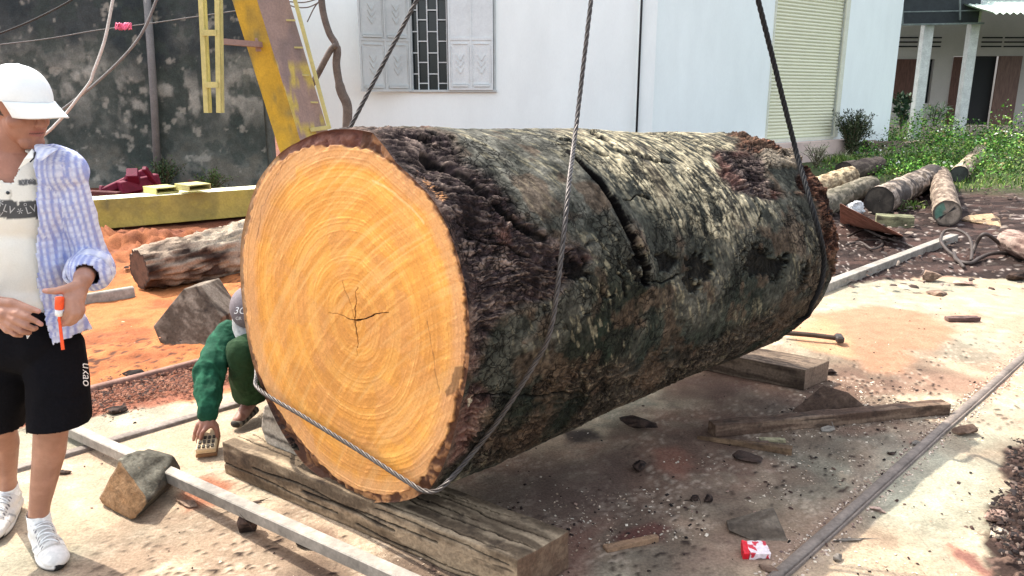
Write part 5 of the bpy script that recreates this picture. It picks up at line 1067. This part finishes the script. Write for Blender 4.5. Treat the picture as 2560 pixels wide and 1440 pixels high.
# open checked shirt
prim = torso(.026) + [cap(PY(50, 825, YM), .142, PY(122, 835, YM), .130), cap(PY(60, 855, YM), .142, PY(128, 850, YM), .130), cap(PY(62, 800, YM + .01), .152, PY(66, 855, YM + .01), .160)] + chain([LS, LS * .5 + LE * .5 + np.array([.012, 0, 0]), LE, LE * .5 + LW * .5 + [.01, .02, 0]], [.066, .060, .064, .062]) + chain([RS, RE, RE * .5 + RW_ * .5], [.062, .062, .058])
cu_ = LE * .42 + LW * .58
prim += [cap(LE + [.012, -.01, -.015], .070, cu_ + [.008, .01, .002], .064)]
prim += [cap(PY(105, 392, YM + .01), .03, PY(75, 372, YM + .03), .03)]
me = blob(prim, .006, 6); folds(me, .013, (11, 11, 6), 5); co = getco(me); a, b = proj(co); no = getno(me); fr = (co[:, 1] < YM + .03)
edge = np.interp(b, [350, 372, 450, 540, 700, 790, 870], [70, 80, 88, 92, 91, 108, 132]) + 2.5 * np.sin(b / 17)
ledge = -70.0; sl = (np.linalg.norm(co - LE, axis=1) < .12) | (dline(co[:, 0], co[:, 2], [(LS[0], LS[2]), (LE[0], LE[2])]) < .05) & (a > 150)
kill = fr & (a < edge) & (a > ledge) & ~((a > 150)) 
kill |= (b > np.interp(a, [-100, 0, 130, 215, 300], [870, 885, 866, 828, 800])) & (co[:, 2] < 1.0) & ~((a > 150) & (b < 735))
kill |= (np.linalg.norm((co - nk)[:, :2], axis=1) < .075) & (co[:, 2] > nk[2] - .05)
wv = nrm(LW - LE); tt2 = (co - cu_) @ wv; kill |= (tt2 > .045) & (tt2 < .11) & (a > 190) & (np.linalg.norm(co - cu_ - tt2[:, None] * wv, axis=1) < .068)
drop(me, kill); co = getco(me); a, b = proj(co)
ax_ = nrm(LE - LS); arm = (a > 158) & (co[:, 2] > .9) ; sx = np.where(arm, (co - LS) @ nrm(np.cross(ax_, [0, 1, 0])) * 1.0, co[:, 0]); sy = np.where(arm, (co - LS) @ ax_, co[:, 2]); sx = sx + .25 * (co[:, 1] - YM) * (np.abs(getno(me)[:, 0]) > .6)
st1 = sst(.35, .75, np.sin(sx * 2 * math.pi / .017) * .5 + .5); st2 = sst(.45, .85, np.sin(sy * 2 * math.pi / .022) * .5 + .5); st3 = sst(.9, .97, np.sin(sx * 2 * math.pi / .012 + 1) * .5 + .5)
cc = np.tile(np.array([.64, .68, .80]), (len(co), 1)); cc = mix(cc, np.array([.26, .31, .60]), st1 * .9); cc = mix(cc, np.array([.36, .38, .58]), st2 * .5); cc = mix(cc, np.array([.45, .36, .5]), st3 * .2)
setcol(me, cc); sh = link('checked_shirt', me, m_cloth, man, True); shell(sh, .004)
hull('shirt_collar', [PY(x, y, z_) for x, y, z_ in ((84, 364, 2.40), (96, 356, 2.46), (148, 372, 2.40), (138, 378, 2.36), (104, 404, 2.335), (92, 398, 2.33), (92, 362, 2.44))], m_cloth, sh, res=.015, amp=.002, bevel=.002, cols=lambda co, no: mix(np.tile(np.array([.70, .72, .80]), (len(co), 1)), np.array([.38, .42, .62]), sst(.3, .8, np.sin(co[:, 0] * 260) * .5 + .5) * .6))
V_ = []; cdir = nrm(LW - LE); e1_ = nrm(np.cross(cdir, UP)); e2_ = np.cross(cdir, e1_)
cuffc = LE * .55 + LW * .45 + np.array([.008, .01, 0]); na = 40
for k, (off, rad_) in enumerate([(-.025, .066), (-.028, .0715), (.0, .0755), (.030, .073), (.040, .068), (.038, .062), (.0, .058)]):
    for i in range(na):
        an = 2 * math.pi * i / na; w_ = rad_ * (1 + .05 * math.sin(3 * an + 1) + .03 * math.sin(7 * an)); V_.append(cuffc + cdir * (off + .006 * math.sin(2 * an)) + e1_ * math.cos(an) * w_ + e2_ * math.sin(an) * w_ * .86)
V_ = np.array(V_); aa_ = np.tile(np.arange(na) / na, 7); me = npmesh('rolled_cuff', V_, grid_faces(7, na, True), mix(np.tile(np.array([.70, .72, .80]), (len(V_), 1)), np.array([.36, .40, .62]), sst(.2, .9, np.sin(aa_ * 2 * math.pi * 13) * .5 + .5) * .6)); ro = link('rolled_cuff', me, m_cloth, sh, True); shell(ro, .004)
# shorts
lb, rb = PY(149, 1058, 2.42), PY(-16, 1066, 2.50)
prim = [cap(PY(30, 845, YM), .125, PY(94, 845, YM), .125)] + chain([PY(132, 880, YM), PY(146, 960, 2.43), lb], [.104, .101, .101]) + chain([PY(0, 880, YM), PY(-8, 920, YM), PY(-12, 970, 2.46), rb], [.112, .112, .104, .100]) + [cap(PY(40, 800, YM), .120, PY(75, 800, YM), .120)]
me = blob(prim, .006, 6); folds(me, .006, (10, 10, 4), 9); co = getco(me); a, b = proj(co); z1b = lb[2] - .0; kill = (co[:, 2] < np.where(a > 66, lb[2], rb[2])) | (b < 780) & (co[:, 1] < YM); drop(me, kill); sho = link('shorts', me, m_short, man, True); shell(sho, .004)
tr2 = tree_of(me); print_text('lukao', 215, 932, (.02, 1), (1, -.02), 30, tr2, m_wt, sho, 'print', .002, .2)
c = surf(68, 842, .002, tr2)
mb = MB(); mb.tube([PY(66, 832, 2.29), PY(69, 846, 2.285), PY(73, 838, 2.288)], .002, 5); mb.build('drawstring', m_wt, sho)
# shoes
def shoe(ank, toe, par, sd_):
    d = np.array([toe[0] - ank[0], toe[1] - ank[1], 0]); d = nrm(d); s = np.array([-d[1], d[0], 0]); heel = np.array([ank[0], ank[1], 0]) - d * .055; L = .285
    def Q(f, l, u): return heel + d * f + s * l + UP * u
    pr = [cap(Q(.04, 0, .040), .041, Q(.15, 0, .038), .046, (UP, .9)), cap(Q(.15, 0, .036), .050, Q(.245, .004, .032), .043, (UP, .66)), cap(Q(.045, 0, .07), .040, Q(.11, 0, .068), .039), cap(Q(.03, 0, .085), .022, Q(.03, 0, .10), .020), cap(Q(.11, 0, .075), .030, Q(.19, 0, .045), .034)]
    me = blob(pr, .004, 5); co = getco(me); rel = co - heel; f_ = rel @ d; l_ = rel @ s; u_ = rel[:, 2]
    co[:, 2] = np.maximum(co[:, 2], .012); me.vertices.foreach_set('co', co.astype(np.float32).ravel())
    c = np.tile(np.array([.72, .70, .66]), (len(co), 1)); c = mix(c, np.array([.50, .50, .47]), sst(.0, .3, fbm(co * 40, 2, 950)) * .5); c = mix(c, np.array([.30, .31, .31]), ((np.abs(l_) > .034) & (np.abs(f_ - .12 - u_ * .8) < .006)) * .8); c = mix(c, np.array([.35, .35, .34]), ((f_ > .085) & (np.abs(l_) < .020) & (f_ < .195) & (u_ > .05)) * .7); c = mix(c, np.array([.42, .40, .36]), (np.abs(f_ - .212 - l_ * l_ * -8) < .003) * .8)
    c = mix(c, np.array([.03, .025, .03]), ((f_ < .035) & (u_ > .075)) * 1.0); c = mix(c, np.array([.10, .10, .12]), ((f_ > .10) & (f_ < .20) & (np.abs(np.abs(l_) - .026) < .004) & (np.sin(f_ * 420) > .1) & (u_ > .04)) * .9)
    setcol(me, c); o = link('shoe', me, m_shoe, par, True)
    V = []; prof = []
    for i in range(48):
        a = 2 * math.pi * i / 48; ff = .5 + .5 * math.cos(a); wd_ = .042 + .015 * sst(.3, .8, np.array(ff)) - .006; fx = -.004 + ff * (L + .004); ly = math.sin(a) * wd_ * (1 if 1 else 0); prof.append((fx, ly))
    for z, k in ((.0, .96), (.004, 1.02), (.014, 1.06), (.022, 1.05), (.024, 1.0), (.024, .6)):
        for fx, ly in prof: V.append(Q(L / 2 + (fx - L / 2) * (1 + (k - 1) * .3), ly * k, z + (.012 * max(0, fx / L - .8) * 5 * .5)))
    V = np.array(V); cc = mix(np.tile(np.array([.74, .72, .68]), (len(V), 1)), np.array([.02, .02, .02]), ((V[:, 2] < .012) | ((V - heel) @ d > .24) & ((V - heel) @ s > -.01) & (V[:, 2] < .03)) * 1.0)
    me = npmesh('sole', V, grid_faces(6, 48, True), cc); link('sole', me, m_shoe, o, True)
    mb = MB(); tr_ = tree_of(o.data)
    for k in range(6):
        f0 = .105 + k * .017; pts = []
        for t in np.linspace(-1, 1, 9):
            p = Q(f0 + (.008 if k % 2 else -.004) * t, .027 * t, .2); h = tr_.ray_cast(Vector(p), Vector((0, 0, -1))); 
            if h[0] is not None: pts.append(np.array(h[0]) + UP * .002)
        if len(pts) > 2: mb.tube(pts, .0028, 5)
    mb.build('lace', m_wt, o, smooth=True)
    sk = blob([cap(ank + [0, 0, -.03], .040, ank + [0, 0, .012], .0385)], .004, 2); co = getco(sk); drop(sk, (co[:, 2] > ank[2] + .012)); link('sock', sk, m_wt, par, True)
shoe(la, lt, man, 1); shoe(ra, rt, man, 2)
# orange tape held in the left hand
tp = empty('orange_tape', tuple(PY(148, 760, yH)), 'bright orange tape tool with a hanging orange strip in the hand of the standing man', 'tape')
m_or = M('orange_plastic', (.85, .10, .03), rough=.35, var=.08, bump=.05); mb = MB(); mb.tube(spline([PY(149, 742, 2.232), PY(149, 752, 2.228), PY(148, 772, 2.228)], 6), [.009] + [.0125] * 12, 14); mb.build('handle', m_or, tp, smooth=True)
mb = MB(); mb.tube([PY(148, 773, 2.228), PY(147, 788, 2.23)], .011, 14); mb.build('collar_ring', m_wt, tp, smooth=True)
mb = MB(); mb.prism([PY(144, 790, 2.232), PY(150, 790, 2.232), PY(155, 830, 2.228), PY(161, 874, 2.23), PY(153, 875, 2.23), PY(148, 832, 2.228)], (0, .0025, 0)); mb.build('strip', m_or, tp)
# ------------------------------------------------------------------ crouching man behind the face
cm = empty('person', (-1.1, 3.75, 0), 'crouching man in green jacket and grey cap reaching down beside the sawn face', 'person')
hc2 = PY(625, 772, 3.58); f2 = nrm([.1, -.55, -.83]); l2_ = nrm(np.cross(UP, f2)); u2 = np.cross(f2, l2_)
def H2(f, l, u): return hc2 + f2 * f + l2_ * l + u2 * u
s2_, e2_2, w2 = PY(572, 838, 3.62), PY(522, 930, 3.42), PY(522, 1040, 3.27)
p_t = np.array([-.98, 4.02, .38]); chest = PY(640, 850, 3.78); s3 = chest + np.array([.2, .05, .02]); hipL = np.array([-1.08, 4.0, .32]); kn = PY(612, 880, 3.45); an_ = PY(632, 1040, 3.62); an_[2] = .10
hipR = np.array([-.86, 4.0, .32]); kn2 = np.array([-.80, 3.62, .55]); an2 = np.array([-.84, 3.85, .10]); w3 = np.array([-.88, 3.42, .45])
hb_ = [ell(H2(0, 0, .02), [f2, l2_, u2], (.094, .076, .088)), ell(H2(.03, 0, -.045), [f2, l2_, u2], (.062, .06, .075)), cap(H2(.09, 0, 0), .010, H2(.11, 0, -.036), .013), cap(H2(-.02, 0, -.06), .05, chest, .06), cap(chest, .13, p_t, .14), cap(s2_, .045, s3, .045)]
hb_ += chain([s2_, e2_2, w2], [.048, .040, .026]) + chain([s3, (s3 + w3) / 2 + [.1, 0, 0], w3], [.048, .04, .028]) + chain([hipL, kn, an_], [.08, .055, .036]) + chain([hipR, kn2, an2], [.08, .055, .036]) + chain([an_, an_ + [-.03, -.12, -.06]], [.035, .03]) + chain([an2, an2 + [0, -.12, -.06]], [.035, .03])
def Q3(a, b, y): return PY(a, b, y)
KK = [Q3(496, 1062, 3.27), Q3(506, 1066, 3.25), Q3(520, 1066, 3.24), Q3(531, 1063, 3.25)]
hb_ += [cap(w2, .026, k_, .014) for k_ in KK]
hb_ += chain([KK[0], Q3(488, 1082, 3.26), Q3(484, 1100, 3.27)], [.0125, .0105, .008]) + chain([KK[1], Q3(497, 1084, 3.235), Q3(494, 1106, 3.24)], [.013, .0108, .0085]) + chain([KK[2], Q3(507, 1080, 3.22), Q3(502, 1098, 3.22)], [.012, .010, .008]) + chain([KK[3], Q3(541, 1075, 3.25), Q3(543, 1094, 3.25)], [.012, .0105, .0085]) + chain([Q3(526, 1050, 3.28), Q3(540, 1064, 3.29), Q3(546, 1085, 3.29)], [.018, .013, .0095])
me = blob(hb_, .0045, 3); co = getco(me); sk = np.tile(np.array([.27, .125, .085]), (len(co), 1)); sk = mix(sk, np.array([.36, .20, .15]), sst(0, .3, fbm(co * 30, 3, 960))); setcol(me, sk); link('body', me, m_skin, cm, True)
m_jack = M('green_jacket_cloth', None, rough=.85, var=.1, scale=12, bump=.3, bscale=90, spec=.15)
jk = [cap(chest, .155, p_t + [0, 0, .05], .165), cap(s2_ + [.02, 0, 0], .070, s3, .070)] + chain([s2_, (s2_ * .5 + e2_2 * .5), e2_2, e2_2 * .45 + w2 * .55, w2 * .93 + e2_2 * .07], [.074, .070, .072, .062, .050]) + chain([s3, (s3 + w3) / 2 + [.1, 0, 0], w3], [.07, .065, .05])
me = blob(jk, .0065, 4); folds(me, .013, (16, 16, 12), 4); co = getco(me); ff = ridge(co * 16, 2, 971); setcol(me, mix(np.tile(np.array([.010, .060, .033]), (len(co), 1)), np.array([.025, .13, .07]), sst(.3, .8, ff) * .5)); link('jacket', me, m_jack, cm, True)
tk = chain([hipL, kn, kn * .5 + an_ * .5 + [0, 0, 0], kn * .22 + an_ * .78], [.11, .088, .092, .088]) + chain([hipR, kn2, an2 * .8 + kn2 * .2], [.11, .085, .075]) + [cap(hipL, .12, hipR, .12)]
me = blob(tk, .0065, 4); folds(me, .010, (14, 14, 8), 7); co = getco(me); drop(me, co[:, 2] < PY(630, 1002, 3.58)[2]); me.update(); co = getco(me); setcol(me, mix(np.tile(np.array([.018, .045, .018]), (len(co), 1)), np.array([.03, .07, .028]), sst(0, .3, fbm(co * 12, 3, 973)))); link('trousers', me, m_jack, cm, True)
V = []; m_gcap = M('grey_cap_cloth', (.15, .13, .14), rough=.9, var=.15, scale=12, bump=.2, bscale=100)
for j in range(nu):
    ph = (j / (nu - 1)) * math.pi / 2
    for i in range(64):
        a = 2 * math.pi * i / 64; r3 = math.cos(ph) ** .86; V.append(H2(math.cos(a) * .105 * r3, math.sin(a) * .09 * r3, .02 + .095 * math.sin(ph)))
me = npmesh('cap', np.array(V), grid_faces(nu, 64, True)); c2 = link('cap', me, m_gcap, cm, True); shell(c2, .003); trc = tree_of(me)
V = []
for j in range(12):
    for i in range(30):
        a = R_(-62 + 124 * i / 29); d = j / 11; V.append(H2(math.cos(a) * .105 + .085 * d * math.cos(a * 1.2) ** .5, math.sin(a) * .088, .022 - .02 * math.sin(a) ** 2 - .012 * d))
me = npmesh('brim', np.array(V), grid_faces(12, 30)); b = link('brim', me, M('pale_brim', (.36, .37, .36), rough=.9), c2, True); shell(b, .004)
print_text('3G', 599, 777, (1, .0), (.0, -1), 24, trc, m_wt, c2, 'print', .002, .3); print_text('GR', 597, 796, (1, .0), (.0, -1), 11, trc, m_wt, c2, 'print', .002)
def sandal(an, d):
    d = nrm(d); pr = [cap(an + [0, 0, -.055], .034, an + d * .13 + [0, 0, -.065], .034, (UP, .7))]; me = blob(pr, .005, 3); co = getco(me); co[:, 2] = np.maximum(co[:, 2], .006); me.vertices.foreach_set('co', co.astype(np.float32).ravel()); setcol(me, mix(np.tile(np.array([.20, .17, .13]), (len(co), 1)), np.array([.035, .03, .025]), sst(.4, .6, np.sin(co @ d * 190) * .5 + .5))); link('shoe', me, m_shoe, cm, True)
sandal(an_, np.array([-.25, -1, 0])); sandal(an2, np.array([0, -1, 0]))
# scrubbing block held by the crouching man
bx = empty('scrubbing_block', tuple(G(518, 1126)), 'small pale wooden block with dark bristles under the hand of the crouching man', 'brush')
bc = PY(519, 1103, 3.235); bX = nrm([1, .25, 0]); bY = nrm([-.2, 1, .35]); bZ = np.cross(bX, bY)
mb = MB(); mb.box(bc, (.085, .13, .030), ax=(bX, bY, bZ)); mb.build('top_board', M('pale_board', (.55, .42, .26), var=.2), bx, bevel=.004)
mb = MB(); mb.box(bc - bZ * .0255, (.090, .135, .02), ax=(bX, bY, bZ)); mb.build('lower_board', M('brown_board', (.22, .12, .06), var=.2), bx, bevel=.003)
mb = MB()
for i in range(4):
    for j in range(3): mb.box(bc + bX * (-.028 + .019 * i) + bY * (-.05 + .028 * j) + bZ * .0185, (.011, .016, .007), ax=(bX, bY, bZ))
o = mb.build('teeth', M('dark_teeth', (.05, .04, .03)), bx); 
# ================================================================== PLANTS
def leafmat(name, c, tr=.25):
    m = M(name, None, rough=.6, var=.12, scale=20, bump=0, fine=.1, spec=.25); m.node_tree.nodes['Principled BSDF'].inputs['Transmission Weight'].default_value = 0
    m.node_tree.nodes['Principled BSDF'].inputs['Subsurface Weight'].default_value = 0; return m
m_leaf = leafmat('leaf', None)
def leaves(P, D, size, cols, wr=.45, rg=None):
    """kite shaped leaves at P along D"""
    rg = rg or np.random.default_rng(3); n = len(P); D = D / np.linalg.norm(D, axis=1)[:, None]; r = rg.normal(size=(n, 3)); Sx = np.cross(D, r); Sx /= np.linalg.norm(Sx, axis=1)[:, None]; N_ = np.cross(D, Sx); s = size[:, None] if np.ndim(size) else np.full((n, 1), size)
    V = np.stack([P, P + D * s * .5 + Sx * s * wr * .5 + N_ * s * .06, P + D * s - N_ * s * .12, P + D * s * .5 - Sx * s * wr * .5 + N_ * s * .06], 1).reshape(-1, 3)
    F = np.arange(n * 4).reshape(-1, 4); return V, F, np.repeat(cols, 4, 0)
def gcol(n, rg, cs, w_=None):
    k = rg.choice(len(cs), n, p=w_); return np.array(cs)[k] * (.75 + .5 * rg.random((n, 1)))
rg = np.random.default_rng(11)
# weed cover, one mass
N = 120000; x = rg.uniform(4.5, 22, N); y = rg.uniform(12.5, 26.3, N)
poly = [(5.9, 15.0), (7.2, 13.3), (9.3, 13.6), (12, 13.4), (30, 14.5), (30, 26.3), (8.6, 26.3), (7.9, 21.5), (7.3, 18.5), (6.0, 16.2)]
pn = np.c_[x * .5, y * .5, x * 0]; nn = fbm(pn, 3, 40); d = sdpoly(x + .5 * nn, y + .9 * nn, poly); nb_ = fbm(np.c_[x * 1.6, y * 1.6, x * 0], 3, 43); keep = (nb_ > -.22) & (d < 0) & (rg.random(N) < sst(0, 1.2, -d) * .8 + .12); x, y, d, nn, nb_ = x[keep], y[keep], d[keep], nn[keep], nb_[keep]
n = len(x); hmax = (.10 + .42 * sst(0, 3.0, -d)) * (.7 + .9 * np.clip(nn + .3, 0, 1)) * (1 + .8 * sst(20, 25, y)) * (.55 + 1.6 * np.clip(nb_ + .2, 0, 1)); z = hmax * rg.random(n) ** .6
dirs = rg.normal(size=(n, 3)) * [1, 1, .5] + [0, -.2, .35]; sz = rg.uniform(.022, .065, n) * (1 + .03 * (y - 13))
cl = gcol(n, rg, [(.06, .18, .02), (.11, .26, .035), (.035, .10, .02), (.20, .32, .06), (.02, .06, .012)]); cl = cl * (.6 + .9 * sst(-.2, .4, nb_))[:, None]; brn = rg.random(n) < .06; cl[brn] = (.22, .17, .07); sz = sz * (.7 + .8 * rg.random(n) ** 2); fl_ = rg.random(n) < .012; cl[fl_] = (.7, .7, .62); z[fl_] = hmax[fl_] + .02
V, F, c = leaves(np.stack([x, y, z + .02], 1), dirs, sz, cl, .6, rg)
me = npmesh('ground_cover', V, F, c); o = link('ground_cover', me, m_leaf); tag(o, 'dense green leafy weeds spreading before the pale house', 'weeds', kind='stuff')
def grass(cx, cy, sx, sy, n, h, cs, seed):
    r = np.random.default_rng(seed); P = np.stack([r.normal(cx, sx, n), r.normal(cy, sy, n), np.zeros(n)], 1); D = r.normal(size=(n, 3)) * [.35, .35, .1] + [0, 0, 1]; L = r.uniform(.4, 1, n) * h
    cl = gcol(n, r, cs); D /= np.linalg.norm(D, axis=1)[:, None]; Sd = np.cross(D, r.normal(size=(n, 3))); Sd /= np.linalg.norm(Sd, axis=1)[:, None]; w_ = .006 + .004 * r.random((n, 1)); be = r.normal(size=(n, 3)) * [.25, .25, 0]
    a = P - Sd * w_; b = P + Sd * w_; m1 = P + (D * .55 + be * .12) * L[:, None]; t = P + (D + be) * L[:, None] * [1, 1, .85]
    V = np.stack([a, b, m1 + Sd * w_ * .8, m1 - Sd * w_ * .8, t], 1).reshape(-1, 3); i = np.arange(n)[:, None] * 5
    F = [tuple(q) for q in (i + np.array([0, 1, 2, 3])).tolist()] + [tuple(q) for q in (i + np.array([3, 2, 4])).tolist()]; return V, F, np.repeat(cl, 5, 0)
GR = [(.10, .20, .03), (.18, .28, .06), (.30, .34, .10), (.05, .12, .02)]; DRY = [(.40, .38, .24), (.28, .26, .18), (.14, .16, .09), (.5, .47, .34)]
Vs, Fs, Cs = [], [], []; off = 0
for (px, py, sx, sy, n_, h, cs) in ((2330, 405, .5, .5, 1100, .38, GR), (2240, 432, .45, .35, 700, .26, GR), (2270, 375, .6, .8, 700, .4, GR), (2440, 420, .6, .6, 700, .25, GR), (2060, 395, .35, .4, 900, .45, DRY), (2110, 405, .3, .3, 400, .3, GR), (2300, 330, 1.0, 1.5, 800, .6, GR), (2260, 520, .14, .10, 250, .16, GR), (2390, 470, .5, .3, 200, .16, GR), (2500, 455, .8, .5, 400, .2, GR), (2380, 350, 1.2, 1.2, 900, .55, DRY + GR), (2500, 380, 1.2, 1.2, 900, .5, GR), (2290, 400, .8, .5, 500, .5, DRY)):
    g = G(px, py); V, F, c = grass(g[0], g[1], sx, sy, n_, h, cs, px + py); Vs.append(V); Fs += [tuple(i + off for i in f) for f in F]; Cs.append(c); off += len(V)
me = npmesh('grass', np.vstack(Vs), Fs, np.vstack(Cs)); o = link('grass', me, m_leaf); tag(o, 'tufts of green and dry grass among the lying logs', 'grass', kind='stuff')
def bush(base, h, spread, nst, nl, size, cs, name, label, cat='bush', lw=.35, upb=.9, stemc=(.10, .08, .05)):
    r = np.random.default_rng(int(abs(base[0] * 100)) + nl); e = empty(name, tuple(base), label, cat); mb = MB(); P = []; D = []
    for k in range(nst):
        a = r.uniform(0, 6.28); out = r.uniform(.1, 1) * spread; tip = np.array(base) + [math.cos(a) * out, math.sin(a) * out * .6, h * r.uniform(.55, 1)]; mid = (np.array(base) + tip) / 2 + [0, 0, h * .12]; pts = spline([base, mid, tip], 6); mb.tube(pts, np.linspace(.011, .003, len(pts)), 5)
        for t in r.uniform(.2, 1, nl): i = min(int(t * (len(pts) - 1)), len(pts) - 2); P.append(pts[i] + r.normal(size=3) * .02 * (1 + spread)); D.append((pts[i + 1] - pts[i]) / .1 + r.normal(size=3) * 1.0 + [0, 0, upb * .5])
    mb.build('stem', M(name + '_stem', stemc, bump=0), e); P = np.array(P); n = len(P); V, F, c = leaves(P, np.array(D), r.uniform(.6, 1.2, n) * size, gcol(n, r, cs), lw, r)
    link('foliage', npmesh('foliage', V, F, c), m_leaf, e); return e
OLV = [(.03, .05, .02), (.06, .085, .035), (.015, .025, .01), (.12, .14, .07)]
bush(G(2125, 400), 1.25, .62, 60, 55, .09, OLV, 'bush', 'thin olive bush growing at the foot of the white side wall', lw=.28)
bush(G(2040, 420), .55, .40, 26, 20, .08, DRY, 'bush', 'pale dry bush just left of the thin olive bush', lw=.2)
bush(PY(2252, 330, 22.3), 1.1, .35, 12, 18, .17, [(.012, .035, .015), (.03, .06, .03)], 'shrub', 'dark broad leaved shrub at the right corner of the white building', 'shrub', lw=.5)
bush(PY(2335, 318, 24.3), .7, .5, 9, 10, .30, [(.05, .09, .04), (.35, .42, .30), (.10, .16, .07)], 'shrub', 'spiky shrub behind the left veranda post', 'shrub', lw=.15)
bush(G(2150, 300, 0) * 0 + np.array([-5.95, 13.2, 0.0]), .55, .55, 30, 30, .055, [(.05, .10, .03), (.08, .13, .05), (.03, .05, .02)], 'bush', 'small green bush at the foot of the mouldy wall left of the crane leg')
bush(np.array([-4.95, 12.7, 0.0]), .42, .5, 24, 30, .05, [(.07, .14, .03), (.10, .17, .05), (.04, .07, .02)], 'bush', 'low green bush by the base of the yellow crane leg')
bush(G(2250, 528), .16, .16, 10, 14, .035, [(.12, .20, .06), (.2, .28, .1)], 'weed', 'little green weed between the flaking log and the painted log', 'weed')
# ================================================================== CRUMBS AND CHIPS
m_chip = M('chip_wood', None, rough=.9, var=.1, bump=0, fine=.1)
def chips(name, label, N, fpos, smin, smax, cs, seed, flat=.35, el=2.2, cat='debris'):
    r = np.random.default_rng(seed); P = fpos(r, N); n = len(P); L = r.uniform(0, 1, n) ** 2.5 * (smax - smin) + smin; a = r.uniform(0, 6.28, n); ux = np.stack([np.cos(a), np.sin(a), r.normal(0, .15, n)], 1); uy = np.stack([-np.sin(a), np.cos(a), r.normal(0, .15, n)], 1); uz = np.cross(ux, uy)
    sy = L / r.uniform(1, el, n); sz_ = L * flat * r.uniform(.4, 1, n); V = []
    for (i, j, k) in ((-1, -1, 0), (1, -.6, 0), (.7, 1, 0), (-1, .7, 0), (-.6, -.5, 1), (.6, -.3, .8), (.4, .5, 1), (-.7, .4, .9)):
        V.append(P + ux * (L * i * .5 * r.uniform(.7, 1.2, n))[:, None] + uy * (sy * j * .5 * r.uniform(.7, 1.2, n))[:, None] + uz * (sz_ * k)[:, None])
    V = np.stack(V, 1).reshape(-1, 3); F = (np.arange(n)[:, None, None] * 8 + np.array([(4, 5, 6, 7), (0, 1, 5, 4), (1, 2, 6, 5), (2, 3, 7, 6), (3, 0, 4, 7)])[None]).reshape(-1, 4)
    o = link(name, npmesh(name, V, F, np.repeat(gcol(n, r, cs), 8, 0)), m_chip); tag(o, label, cat, kind='stuff'); return o
def near_log(r, N):
    t = r.uniform(0, 1, N); i = np.clip((t * 3).astype(int), 0, 2); c = np.array(CL); p = c[i] + (c[i + 1] - c[i]) * (t * 3 - i)[:, None] + r.normal(size=(N, 2)) * [.42, .38] + [.25, -.2]; k = fbm(np.c_[p * 2.2, p[:, :1] * 0], 3, 55) > .02; p = p[k]; return np.c_[p, np.full(len(p), .002)]
DKB = [(.02, .012, .010), (.05, .028, .022), (.010, .007, .006), (.09, .055, .042)]; LTB = [(.55, .44, .33), (.40, .29, .2), (.66, .58, .46)]
chips('bark_crumbs', 'dark bark crumbs strewn on the concrete beside the giant log', 1300, near_log, .004, .024, DKB, 61)
chips('wood_flakes', 'pale wood flakes strewn on the concrete beside the giant log', 5200, near_log, .004, .016, LTB, 62, .12)
def yard(r, N):
    p = np.c_[r.uniform(-2.2, 3.6, N), r.uniform(2.0, 6.0, N)]; return np.c_[p, np.full(N, .002)]
chips('grit', 'fine grit scattered over the concrete yard', 1300, yard, .003, .016, DKB + [(.3, .2, .15)], 63)
def soil_r(r, N):
    x = r.uniform(1.5, 9, N); y = r.uniform(5.8, 13.5, N); k = (x > -.2 + .12 * y) & (y > 6.3 - 0.05 * x); x, y = x[k], y[k]; return np.c_[x, y, np.full(len(x), .045)]
chips('soil_litter', 'pale and dark litter scattered over the dark soil at right', 3000, soil_r, .012, .10, [(.20, .16, .13), (.07, .045, .035), (.05, .035, .03), (.04, .03, .025), (.1, .07, .06), (.05, .04, .035), (.08, .05, .04)], 64, .25, 3)
def sand_l(r, N):
    x = r.uniform(-6.5, -.2, N); y = r.uniform(4.6, 10.0, N); k = fbm(np.c_[x, y, x * 0] * .8, 3, 77) > -.05; x, y = x[k], y[k]; return np.c_[x, y, np.full(len(x), .05)]
chips('sand_litter', 'bark bits scattered over the orange sand at left', 1300, sand_l, .010, .07, DKB + [(.35, .15, .08), (.5, .3, .2)], 65, .3, 2.6)
def strip_l(r, N):
    a = G(225, 1010)[:2]; b = G(620, 925)[:2]; t = r.uniform(-.4, 1.1, N); p = a + (b - a) * t[:, None] + r.normal(size=(N, 2)) * [.09, .12]; return np.c_[p, np.full(N, .03)]
chips('sweepings', 'reddish sweepings piled along the thin rusty rail', 5200, strip_l, .003, .026, [(.15, .055, .03), (.09, .035, .022), (.22, .10, .06), (.04, .02, .014)], 66, .35, 2)
def corner(r, N):
    x = r.uniform(1.7, 3.2, N); y = r.uniform(1.9, 3.3, N); k = sdpoly(x, y, cor) < -.01; x, y = x[k], y[k]; return np.c_[x, y, .05 + .035 * fbm(np.c_[x, y, x * 0] * 17, 3, 141)]
chips('mulch', 'dark crumbled bark mulch at the lower right corner', 14000, corner, .005, .030, DKB + [(.15, .11, .09), (.02, .015, .015), (.02, .012, .01)], 67, .4, 3)
def rails_(r, N):
    a = G(1950, 1440)[:2]; b = G(2560, 893)[:2]; t = r.uniform(-.2, 1.1, N); d = nrm(b - a); s = np.array([-d[1], d[0]]); sg = np.where(r.random(N) < .5, -1, 1); p = a + (b - a) * t[:, None] + s * (sg * (.036 + np.abs(r.normal(0, .014, N))))[:, None]; return np.c_[p, np.full(N, .001)]
chips('rail_grit', 'grit caught along the grey rail at lower right', 1500, rails_, .003, .014, [(.5, .38, .3), (.12, .08, .07), (.65, .55, .45), (.3, .2, .16)], 68, .4, 1.6)
